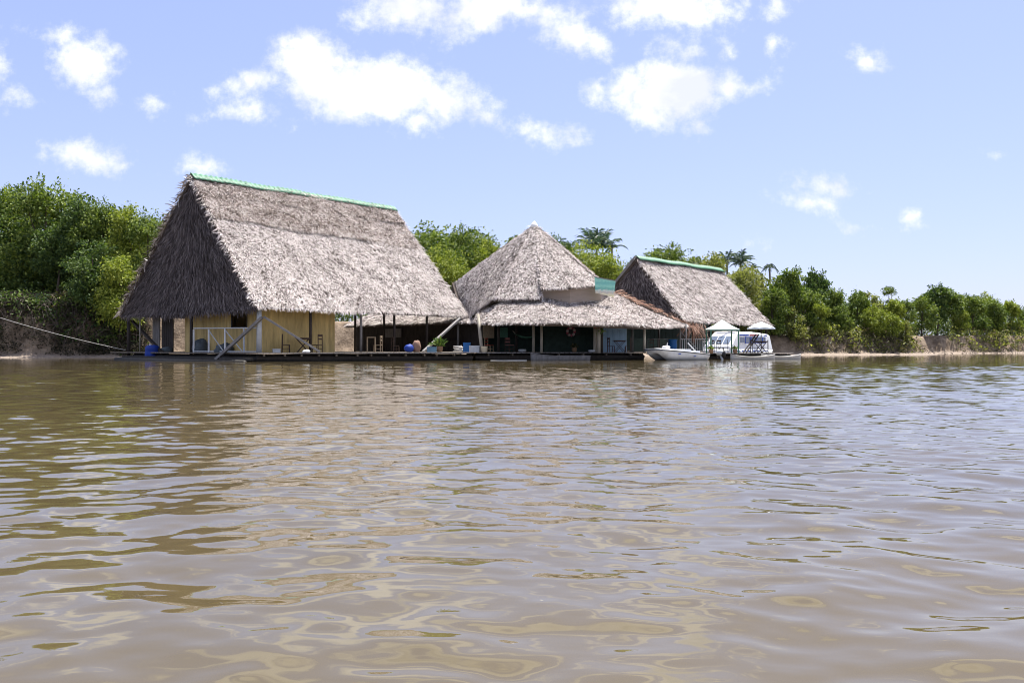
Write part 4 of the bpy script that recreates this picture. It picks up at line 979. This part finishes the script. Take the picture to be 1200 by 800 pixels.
for t in (.2,.4,.6,.8):
    p = at(871,413,61.9).lerp(at(886,391.5,63.2), t); q = at(874.4,413,61.9).lerp(at(889.4,391.5,63.2), t); mb = MB(); mb.bar(p, q, .04); mb.build('rung', M['darkwood'], ld)

# riverboat
rb = thing('riverboat', (gx(862,66),66,0), 'white cabin riverboat with a row of windows and small roof sign, behind the sunshades', 'boat', 'boats moored at the decks')
F0 = Vector((gx(863,66),66,0))
def RB(a, b, z): return F0 + UD*a + VD*b + Vector((0,0,z))
WB, LB = 2.45, 6.2
mb = MB(); rings = []
for a, top_, ins in ((-2.0,.62,.95),(-1.4,.66,.45),(-.6,.7,.12),(0,.7,0),(3,.68,0),(LB,.66,.08)):
    rings.append([RB(a,ins,top_), RB(a,ins+.06,.3), RB(a,ins*.6+.35,-.2), RB(a,WB-ins*.6-.35,-.2), RB(a,WB-ins-.06,.3), RB(a,WB-ins,top_)])
loft(rings, mb, closed=True); mb.build('hull', M['gelcoat'], rb, True)
mb = MB(); rings = []
for a, z, ins in ((-.75,.72,.02),(-.7,.9,.02),(.15,1.72,.1),(.5,2.0,.16),(2.8,2.03,.16),(4.6,1.95,.16),(5.95,1.86,.17),(6.05,1.5,.17)):
    rings.append([RB(a,ins,z), RB(a,ins-.0,.68), RB(a,WB-ins,.68), RB(a,WB-ins,z)])
    if z > 1.5:
        rings[-1] = [RB(a,ins+.22,z), RB(a,ins+.04,z-.16), RB(a,.03,.68), RB(a,WB-.03,.68), RB(a,WB-ins-.04,z-.16), RB(a,WB-ins-.22,z)]
    else:
        rings[-1] = [RB(a,ins+.22,z), RB(a,ins+.04,max(.69,z-.1)), RB(a,.03,.68), RB(a,WB-.03,.68), RB(a,WB-ins-.04,max(.69,z-.1)), RB(a,WB-ins-.22,z)]
loft(rings, mb, closed=True); mb.build('cabin', M['white'], rb)
for i in range(5):      # side windows
    a0 = .55+i*.95; w_ = .72
    if i == 4: w_ = .45
    mb = MB(); mb.box(RB(a0+w_/2,.06,1.38), (w_,.05,.42), ANG); wn = mb.build('window', M['paleglass'], rb)
    mb = MB()
    for da in (0, w_): mb.box(RB(a0+da,.045,1.38), (.05,.06,.5), ANG)
    mb.box(RB(a0+w_/2,.045,1.61), (w_,.06,.04), ANG); mb.box(RB(a0+w_/2,.045,1.15), (w_,.06,.04), ANG)
    mb.build('frame', M['bluetext'] if i else M['white'], wn)
sl_n = (RB(-.7,0,.9)-RB(.15,0,1.72)); tilt = math.atan2(.82,.85)
for b0 in (.35, .95, 1.55):   # windscreen panes
    def ws(b, t): 
        p = RB(-.7,b,.9).lerp(RB(.15,b,1.72), t); return p + Vector((-UD.x*.03,-UD.y*.03,.03))
    mb = MB(); c = [ws(b0,.25), ws(b0+.5,.25), ws(b0+.5,.9), ws(b0,.9)]; k = Vector((UD.x*.02,UD.y*.02,-.02)); mb.add(c+[v+k for v in c], [(0,1,2,3),(7,6,5,4),(0,4,5,1),(1,5,6,2),(2,6,7,3),(3,7,4,0)]); mb.build('windscreen', M['paleglass'], rb)
for a, w_, m in ((1.0,.35,'bluetext'),(1.45,.3,'bluetext'),(1.85,.3,'bluetext'),(2.6,.25,'redtext'),(2.95,.3,'redtext'),(3.35,.3,'redtext'),(5.0,.16,'bluetext')):
    mb = MB(); mb.box(RB(a,.09,1.76), (w_,.16,.11), ANG); mb.build('side_lettering', M[m], rb)
mb = MB(); mb.box(RB(2.6,-.004,.56), (5.2,.03,.09), ANG); mb.build('hull_stripe', M['bluetext'], rb)
# roof sign of cut-out letters
cu = bpy.data.curves.new('roof_sign', 'FONT'); cu.body = 'Boca II'; cu.size = .36; cu.extrude = .03; cu.offset = .012; cu.align_x = 'CENTER'
tc_ = bpy.data.objects.new('roof_sign', cu); col.objects.link(tc_); bpy.context.view_layer.update()
tm = bpy.data.meshes.new_from_object(tc_.evaluated_get(bpy.context.evaluated_depsgraph_get())); bpy.data.objects.remove(tc_)
tx = link('roof_sign', tm, M['cream'], rb); tx.location = RB(.5,.9,2.05)-rb.location; tx.rotation_euler = (R(90),0,R(-8))
mb = MB(); mb.bar(RB(.45,.3,2.03), RB(.45,1.9,2.03), .05); mb.build('sign_rail', M['white'], rb)
mb = MB(); mb.tube([RB(-1.6,1.2,.7), RB(-1.6,1.2,1.35)], .03, 6); mb.tube([RB(-1.6,.6,.7), RB(-1.6,.6,1.25), RB(-1.6,1.9,1.25), RB(-1.6,1.9,.7)], .025, 6); mb.build('bow_rail', M['white'], rb, True)
mb = MB()
for a in (.5, 2.2, 3.9):
    mb.tube([RB(a,-.08,.6), RB(a,-.1,.3)], [.07,.09], 8)
mb.build('fender', M['white'], rb, True)

# ------------------------------------------------------------------ mooring rope and driftwood
mb = MB(); p0, p1 = at(-60,352,66), at(147,410,60.9); pts = []
for i in range(25):
    t = i/24; p = p0.lerp(p1, t); p.z -= 1.0*t*(1-t); pts.append(p)
mb.tube(pts, .02, 6); simple('mooring_rope', mb, M['rope'], 'pale taut mooring rope running from the left bank down to the house corner', 'rope')
for px, Y, ln, rz, lb in ((25,67.6,1.6,.3,'pale driftwood log at the waterline, farthest left on the mud'),(92,69,1.1,-.4,'short pale driftwood log on the mud left of the house'),(108,70,.9,.8,'small pale driftwood log nearest the house corner')):
    x = gx(px,Y); z = gz(x,Y)+.1; d = Vector((math.cos(rz),math.sin(rz),0))*ln/2
    mb = MB(); mb.tube([Vector((x,Y,z))-d, Vector((x,Y,z+.08)), Vector((x,Y,z+.05))+d], [.1,.14,.07], 8); mb.tube([Vector((x,Y,z)), Vector((x+.1,Y-.1,z+.45))], [.06,.03], 6)
    simple('driftwood_log', mb, M['palewood'], lb, 'driftwood', 'driftwood on the left bank')

# ------------------------------------------------------------------ trees
def crown_mesh(name, seed, n_leaf, H=10., rx=3.6, z0=2.2, lobes=11, size=.3, spread=1.0, wide=.5):
    rg = np.random.default_rng(seed); cs = []
    for i in range(lobes):
        t = rg.uniform(0,1); z = z0+.9+(H-z0-1.9)*t; rr = rx*(.25+.75*math.sin(math.pi*(.12+.78*t)))*spread*.62
        a = i*2.4+rg.uniform(-.5,.5); rad = rr*rg.uniform(.45,1.05)
        cs.append((rad*math.cos(a), rad*math.sin(a), z, rg.uniform(.85,1.55)*rx/3.6))
    cs.append((rg.uniform(-.6,.6), rg.uniform(-.6,.6), H-1.15, 1.15*rx/3.6))
    cs = np.array(cs)
    per = 22; nc = n_leaf//per
    w = cs[:, 3]**2; idx = rg.choice(len(cs), nc, p=w/w.sum()); c = cs[idx]
    d = rg.normal(0,1,(nc,3)); d /= np.linalg.norm(d, axis=1)[:, None]; d[:, 2] = d[:, 2]*.85+.12
    r = c[:, 3]*rg.uniform(.35,1.0,nc)**.6*(1+.5*np.minimum(np.abs(rg.normal(0,1,nc)),1.1)*(rg.uniform(0,1,nc) > .7))
    tw = c[:, :3] + d*r[:, None]                                       # twig tips
    L = np.repeat(tw, per, 0) + rg.normal(0,1,(nc*per,3))*np.array([.27,.27,.2])*(rx/3.6)
    dr = np.repeat(d, per, 0)*.8 + rg.normal(0,.75,(nc*per,3)) + np.array([0,0,-.15])
    v, q = leaf_quads(L, dr, size, rg, wide, .12)
    return npmesh(name, v, q), cs
def trunk_mb(cs, H, rg, r=.2):
    mb = MB(); top = Vector((rg.uniform(-.5,.5), rg.uniform(-.5,.5), H*.62)); mid = Vector((rg.uniform(-.3,.3), rg.uniform(-.3,.3), H*.3))
    mb.tube([(0,0,-.6),(0,0,.1),mid,top,(top.x*1.2,top.y*1.2,H*.85)], [r*1.35,r,r*.78,r*.5,r*.2], 9); limbs = []
    for k, c in enumerate(cs[:9]):
        s = mid.lerp(top, rg.uniform(0,1)); e = Vector(c[:3]); m_ = s.lerp(e,.5)+Vector((0,0,-.15*(e-s).length*.5))
        limbs.append(MB().tube([s, m_, e], [r*.42,r*.28,r*.1], 6))
    return mb, limbs
PROTO = {}
def tree_proto(key, name, seed, n, leaf, **kw):
    me, cs = crown_mesh('crown', seed, n, **kw); H = kw.get('H', 10.)
    o = thing(name, (0,0,0), '', 'tree'); link('crown', me, LEAF[leaf], o)
    rg = np.random.default_rng(seed+500); t, limbs = trunk_mb(cs, H, rg); t.build('trunk', M['trunk'], o, True)
    for l in limbs[:6]: l.build('limb', M['trunk'], o, True)
    PROTO[key] = [o, False]; return o
tree_proto('A','broadleaf_tree',111,10500,0,rx=4.1,lobes=19,size=.35,z0=.9)
tree_proto('B','broadleaf_tree',102,10500,0,rx=4.4,lobes=17,size=.34,z0=2.4)
tree_proto('C','broadleaf_tree',103,13000,1,rx=4.2,lobes=14,size=.32,z0=1.5)
tree_proto('D','broadleaf_tree',104,10000,2,rx=3.9,lobes=17,size=.35,z0=1.0)
tree_proto('E','broadleaf_tree',105,13000,1,rx=4.8,lobes=16,size=.32,z0=1.2)
tree_proto('F','broadleaf_tree',106,12000,3,rx=4.2,lobes=14,size=.34,z0=.9)
tree_proto('G','broadleaf_tree',107,9000,2,rx=4.6,lobes=16,size=.38,z0=1.0)
tree_proto('S','slender_tree',108,5200,0,rx=2.3,lobes=11,size=.3,z0=2.2)
tree_proto('a','broadleaf_tree',121,5600,0,rx=4.0,lobes=12,size=.52,z0=.6)
tree_proto('b','broadleaf_tree',122,5600,0,rx=4.5,lobes=11,size=.52,z0=.8)
tree_proto('c','broadleaf_tree',123,5200,1,rx=4.3,lobes=10,size=.56,z0=.6)
tree_proto('d','broadleaf_tree',124,5600,2,rx=3.7,lobes=12,size=.52,z0=.8)
tree_proto('e','broadleaf_tree',125,5400,1,rx=4.9,lobes=11,size=.56,z0=.5)
tree_proto('f','broadleaf_tree',126,5200,3,rx=4.4,lobes=10,size=.56,z0=.4)
tree_proto('g','broadleaf_tree',127,5800,0,rx=4.8,lobes=12,size=.54,z0=.4)
def tree(key, px, py, Y, sx, label, group, rz=None):
    o, used = PROTO[key]
    if used: o = dup(o)
    PROTO[key][1] = True
    x = gx(px,Y); z = gz(x,Y); H = CH+(HZ-py)*Y/F - z
    o['label'] = label; o['group'] = group
    place(o, (x,Y,z-.1), random.uniform(0,6.28) if rz is None else rz, (H/10*sx, H/10*sx, H/10*1.0))
    return o
gL, gM, gR, gF = 'trees on the left bank', 'trees behind the houses', 'trees on the right bank', 'trees on the far bank'
for a in (
 ('A',50,209,82,1.0,'tallest tree on the left bank, feathery top above its neighbours'),
 ('B',12,224,86,.95,'wide tree at the left edge of the photo, second tallest on the bank'),
 ('D',-32,222,88,.95,'dark tree cut by the left edge of the photo'),
 ('D',92,234,80,.85,'dark tree just right of the tallest left bank tree'),
 ('B',122,240,79,.85,'rounded tree halfway between the tallest tree and the big roof'),
 ('C',150,242,78,.85,'bright green tree a little left of the big roof'),
 ('A',174,247,77,.8,'tree whose top touches the slope of the big thatched gable'),
 ('G',20,268,87,.95,'low dark tree at the left edge, behind the sandy ledge'),
 ('D',66,268,79,1.0,'lower dark tree standing below the tallest tree, bare trunk showing'),
 ('G',108,282,74.2,1.0,'low dark tree leaning over the roots of the left bank'),
 ('C',140,300,73.6,.95,'low bright bushy tree at the left eave of the big roof'),
 ('A',196,265,82,.9,'tree mostly hidden behind the big thatched gable'),
 ): tree(*a, gL)
for a in (
 ('A',500,263,98,.95,'rounded tree just right of the end of the big ridge'),
 ('S',527,268,104,1.0,'thin tree poking up between the big roof and the round house'),
 ('B',545,270,100,.9,'broad tree midway between the big roof and the round house'),
 ('E',520,291,93,.95,'bright lower tree in the gap left of the round roof'),
 ('C',573,279,97,.85,'bright green tree against the left slope of the round roof'),
 ('S',604,270,106,.9,'thin dark tree just left of the white roof cap'),
 ('A',480,277,96,.85,'tree half hidden by the right end of the big roof'),
 ('D',652,281,102,.8,'dark tree behind the right slope of the round roof'),
 ('E',692,286,95,.9,'bright yellow-green tree below the fan-shaped palm'),
 ('C',722,301,93,.85,'bright yellow-green tree above the green sign'),
 ('B',785,291,108,.9,'broad tree rising behind the green ridge of the right house'),
 ('S',815,296,106,1.0,'thin tree near the end of the right house ridge'),
 ('F',835,302,103,.8,'olive tree at the right end of the right house ridge'),
 ('F',872,316,100,.9,'olive tree on the slope below the two leaning palms'),
 ('C',850,322,97,.9,'bright tree touching the right slope of the right house'),
 ): tree(*a, gM)
for a in (
 ('a',925,316,102,.75,'tall pointed tree behind the pale umbrella'),
 ('g',905,338,99.5,.95,'dark tree overhanging the end of the right house'),
 ('d',953,320,108,.7,'dark narrow tree standing above the right bank trees'),
 ('a',940,336,103,.9,'mid green tree between the umbrella and the narrow dark tree'),
 ('f',893,325,103,.75,'olive tree with a thin palm rising beside it'),
 ('f',930,360,99.5,.95,'grey-green bushy tree low on the bank right of the umbrella'),
 ('b',977,338,105,.8,'rounded tree right of the narrow dark tree'),
 ('c',962,356,101.5,.85,'light green bushy tree at the middle of the right bank'),
 ('a',1005,341,107,.75,'mid green tree on the middle of the right bank'),
 ('g',988,358,103.5,.9,'dark bushy tree above the bare pink soil'),
 ('S',1042,332,116,1.1,'thin open tree sticking up highest above the end of the right bank'),
 ('f',1020,344,107,.8,'olive tree just left of the thin open tree'),
 ('e',1022,357,104.5,.9,'yellow-green bushy tree hanging over the steep bank'),
 ('c',1050,352,106.5,.85,'yellow-green tree near the point of the right bank'),
 ('e',1046,366,104.5,.85,'low bright bush tree at the very point of the right bank'),
 ('f',1062,376,105,.7,'small pale olive tree leaning out at the tip of the bank'),
 ): tree(*a, gR)
for a in (
 ('g',1080,348,128,.9,'dark tree on the far bank, next to the point of the near bank'),
 ('d',1098,337,130.5,1.0,'tallest dark tree on the far bank'),
 ('a',1118,341,132,.9,'mid green tree right of the tallest far bank tree'),
 ('a',1140,346,133.5,1.0,'dark spreading tree in the middle of the far bank'),
 ('e',1150,344,144,.85,'lighter green tree behind the middle of the far bank'),
 ('b',1166,350,136,.9,'rounded tree right of the middle of the far bank'),
 ('c',1185,354,138.5,.9,'light green tree near the right edge of the photo'),
 ('g',1200,362,141,1.0,'dark low tree cut by the right edge of the photo'),
 ('a',1062,352,122,.95,'mid green tree right behind the tip of the near bank'),
 ('e',1128,362,131.5,.8,'low light green bush tree on the lip of the far bank'),
 ('c',1172,368,136.5,.8,'second low light green bush tree from the right edge on the far bank lip'),
 ('a',1225,358,146,1.0,'mid green tree past the right edge of the photo'),
 ): tree(*a, gF)
# palms
def palm(px, py, Y, R_, nf_, label, seed, droop=1.0, spread=1.25):
    rg = np.random.default_rng(seed); x = gx(px,Y); z0 = gz(x,Y); zt = CH+(HZ-py)*Y/F
    o = thing('palm_tree', (x,Y,z0), label, 'palm', 'palms above the trees'); top = Vector((x,Y,zt))
    mb = MB(); mb.tube([(x,Y,z0-.3),(x+.15,Y,(z0+zt)/2),(x,Y,zt)], [.2,.15,.12], 8); mb.build('trunk', M['palmtrunk'], o, True)
    for k in range(nf_):
        a = k*2.4+rg.uniform(-.3,.3); e = 1.45-spread*(k/nf_)+rg.uniform(-.1,.1); Lf = R_*rg.uniform(.8,1.15); pts = []
        for i in range(9):
            t = i/8; r = Lf*t*math.cos(e)*(1-.1*t); h = Lf*(t*math.sin(e) - droop*.55*t*t)
            pts.append(np.array([math.cos(a)*r, math.sin(a)*r, h]))
        pts = np.array(pts); cen = []; dirs = []
        fwd = np.gradient(pts, axis=0); sd = np.array([-math.sin(a), math.cos(a), 0])
        for i in np.linspace(.8,7.9,34):
            j = int(i); f = i-j; p = pts[j]*(1-f)+pts[min(8,j+1)]*f; fd = fwd[j]/np.linalg.norm(fwd[j])
            for s_ in (-1,1): cen.append(p); dirs.append(sd*s_*.8+fd*.7+np.array([0,0,-.25]))
        v, q = leaf_quads(np.array(cen), np.array(dirs), R_*.28, rg, .11, .25)
        mb = MB(); mb.tube([Vector(p) for p in pts], [.05-.004*i for i in range(9)], 4)
        rv = np.array(mb.v); rf = np.array([f_ for f_ in mb.f if len(f_) == 4])
        fo = link('frond', npmesh('frond', np.concatenate([v, rv]), np.concatenate([q, rf+len(v)])), M['palmleaf'], o)
        fo.location = top - o.location
    return o
palm(699,292,106,3.5,17,'large fan-shaped palm right of the round roof, highest of the palms',1,droop=.42,spread=1.1)
palm(717,291,107,2.0,7,'small dark palm half hidden at the right of the large fan-shaped palm',2,droop=.9)
palm(852,308,112,2.4,13,'left one of the two leaning palms beyond the right house',3,droop=.7)
palm(868,309,113,2.5,13,'right one of the two leaning palms beyond the right house',4,droop=.7)
palm(882,316,114,1.6,9,'small drooping palm right of the two leaning palms',5,droop=1.0)
palm(902,313,118,1.5,10,'thin lone palm with small drooping crown above the olive trees',6,droop=1.5)
palm(770,301,112,1.8,9,'small palm crown behind the green ridge of the right house',7,droop=.8)

# woods behind, shrubs, roots
def clump_stuff(name, m, pts, per, spread, size, seed, wide=.5):
    rg = np.random.default_rng(seed); pts = np.array(pts); n = len(pts)*per
    c = np.repeat(pts, per, 0) + rg.normal(0,1,(n,3))*np.array(spread); d = rg.normal(0,1,(n,3))+np.array([0,-.2,.25])
    v, q = leaf_quads(c, d, size, rg, wide, .1)
    return tag(link(name, npmesh(name, v, q), m), kind='stuff')
SKYL = [(-120,246),(0,244),(60,242),(120,258),(190,266),(300,250),(420,262),(480,288),(545,285),(600,290),(650,292),(690,300),(740,306),(790,304),(830,310),(870,328),(900,336),(930,335),(960,342),(1000,352),(1040,354),(1070,356),(1100,352),(1150,355),(1200,364),(1300,362)]
def skyl(px): return float(np.interp(px, [s[0] for s in SKYL], [s[1] for s in SKYL]))
rg = np.random.default_rng(77)
for nm, m, k, seed in (('woods', LEAF[2], 2000, 301), ('woods', LEAF[0], 700, 302)):
    pts = []
    while len(pts) < k:
        px = rg.uniform(-90,1290); off = rg.uniform(7,22); Yb = np.interp(gx(px,95), BX[:,0], BX[:,1]); Y = Yb+off; Y = np.interp(gx(px,Y), BX[:,0], BX[:,1])+off
        x = gx(px,Y); top_ = CH+(HZ-skyl(px)-4)*Y/F; g = gz(x,Y); h = top_-g
        if h < 1 or not inland(x, Y, 10.5 if px < 70 else 6): continue
        pts.append((x, Y, g+.3+h*rg.uniform(0,1)**1.35*.96))
    for _ in range(k//9):
        px = rg.uniform(900,1290); off = rg.uniform(4.5,9); Y = 110
        for _k in range(3): Y = np.interp(gx(px,Y), BX[:,0], BX[:,1])+off
        x = gx(px,Y); g = gz(x,Y); h = CH+(HZ-skyl(px)-8)*Y/F-g
        if inland(x, Y, 4.8): pts.append((x,Y,g+.2+h*rg.uniform(0,1)**1.6*.4))
    for _ in range(k//6):
        px = rg.uniform(-90,172); off = rg.uniform(10.5,18); Y = 84
        for _k in range(3): Y = np.interp(gx(px,Y), BX[:,0], BX[:,1])+off
        x = gx(px,Y); g = gz(x,Y); h = CH+(HZ-skyl(px))*Y/F-g; pts.append((x,Y,g+.2+h*rg.uniform(0,1)**1.5*.5))
    clump_stuff(nm, m, pts, 56, (.7,.7,.55), .31, seed)
# scrub along the lip of the bank
pts = []; 
for i in range(620):
    px = rg.uniform(-40,1260); off = rg.uniform(2.9,6.5)
    Y = 80
    for _ in range(3): Y = np.interp(gx(px,Y), BX[:,0], BX[:,1])+off
    if 150 < px < 470 or px < 60: continue
    x = gx(px,Y)
    if inland(x, Y, 2.4): pts.append((x,Y,gz(x,Y)+rg.uniform(.1,1.1)))
clump_stuff('undergrowth', M['scrub'], pts, 34, (.38,.38,.3), .3, 303)
pts = []
for i in range(300):
    px = rg.uniform(930,1270); off = rg.uniform(1.6,4.0); Y = 100
    for _ in range(3): Y = np.interp(gx(px,Y), BX[:,0], BX[:,1])+off
    x = gx(px,Y)
    if inland(x, Y, 1.3): pts.append((x,Y,gz(x,Y)+rg.uniform(.0,.45)))
clump_stuff('undergrowth', M['scrub'], pts, 26, (.28,.28,.2), .3, 304, .3)
pts = []
for i in range(620):
    px = rg.uniform(-40,172); off = rg.uniform(1.3,4.6); Y = 72
    for _ in range(3): Y = np.interp(gx(px,Y), BX[:,0], BX[:,1])+off
    x = gx(px,Y); pts.append((x,Y,gz(x,Y)+rg.uniform(.0,.4)))
clump_stuff('undergrowth', M['scrub_shade'], pts, 36, (.32,.32,.28), .26, 305, .3)
pts = []
for i in range(260):
    px = rg.uniform(-40,165); off = rg.uniform(2.0,4.6); Y = 72
    for _ in range(3): Y = np.interp(gx(px,Y), BX[:,0], BX[:,1])+off
    x = gx(px,Y); pts.append((x,Y,gz(x,Y)+rg.uniform(.0,.5)))
clump_stuff('undergrowth', LEAF[2], pts, 34, (.36,.36,.3), .3, 306, .45)
pts = []
for i in range(230):
    px = rg.uniform(930,1265); off = rg.uniform(2.4,4.6); Y = 105
    for _ in range(3): Y = np.interp(gx(px,Y), BX[:,0], BX[:,1])+off
    x = gx(px,Y)
    if inland(x, Y, 2.0): pts.append((x,Y,gz(x,Y)+rg.uniform(-.2,.5)))
clump_stuff('undergrowth', LEAF[3], pts, 34, (.5,.45,.38), .4, 307, .45)
mb = MB(); rr_ = random.Random(5)
def roots(lo, hi, n, o0, o1):
    for i in range(n):
        px = rr_.uniform(lo,hi); off = rr_.uniform(o0,o1); Y = 75.
        for _ in range(3): Y = float(np.interp(gx(px,Y), BX[:,0], BX[:,1]))+off
        x = gx(px,Y); z = gz(x,Y)+rr_.uniform(.0,.7); p = Vector((x,Y,z)); ln = rr_.uniform(.7,2.0); a = rr_.uniform(-1.2,1.2)
        d = Vector((math.sin(a)*.8, -.5, rr_.uniform(-.9,.1))).normalized()
        mb.tube([p, p+d*ln*.5+Vector((0,-.1,.12)), p+d*ln+Vector((0,0,-.25*ln))], [.035,.025,.01], 5)
roots(-30,175,620,2.0,5.0); roots(930,1095,130,1.6,4.2); roots(1100,1260,200,1.8,4.5)
o = mb.build('exposed_roots', M['root']); tag(o, kind='stuff')

# ------------------------------------------------------------------ camera and colour
cam = bpy.data.cameras.new('camera'); cam.sensor_width = 36; cam.lens = F/1200*36; cam.clip_end = 5000; cam.clip_start = .05
co = bpy.data.objects.new('camera', cam); col.objects.link(co); co.location = (0,0,CH)
co.rotation_euler = (R(90)+math.atan((HZ-400)/F), 0, 0)
sc.camera = co
sc.view_settings.view_transform = 'Standard'; sc.view_settings.look = 'None'; sc.view_settings.gamma = 1; sc.view_settings.exposure = 1.2
sc.cycles.pixel_filter_type = 'BLACKMAN_HARRIS'; sc.cycles.filter_width = 1.0
sc.cycles.max_bounces = 6; sc.cycles.diffuse_bounces = 3; sc.cycles.glossy_bounces = 3; sc.cycles.transmission_bounces = 2; sc.cycles.transparent_max_bounces = 4
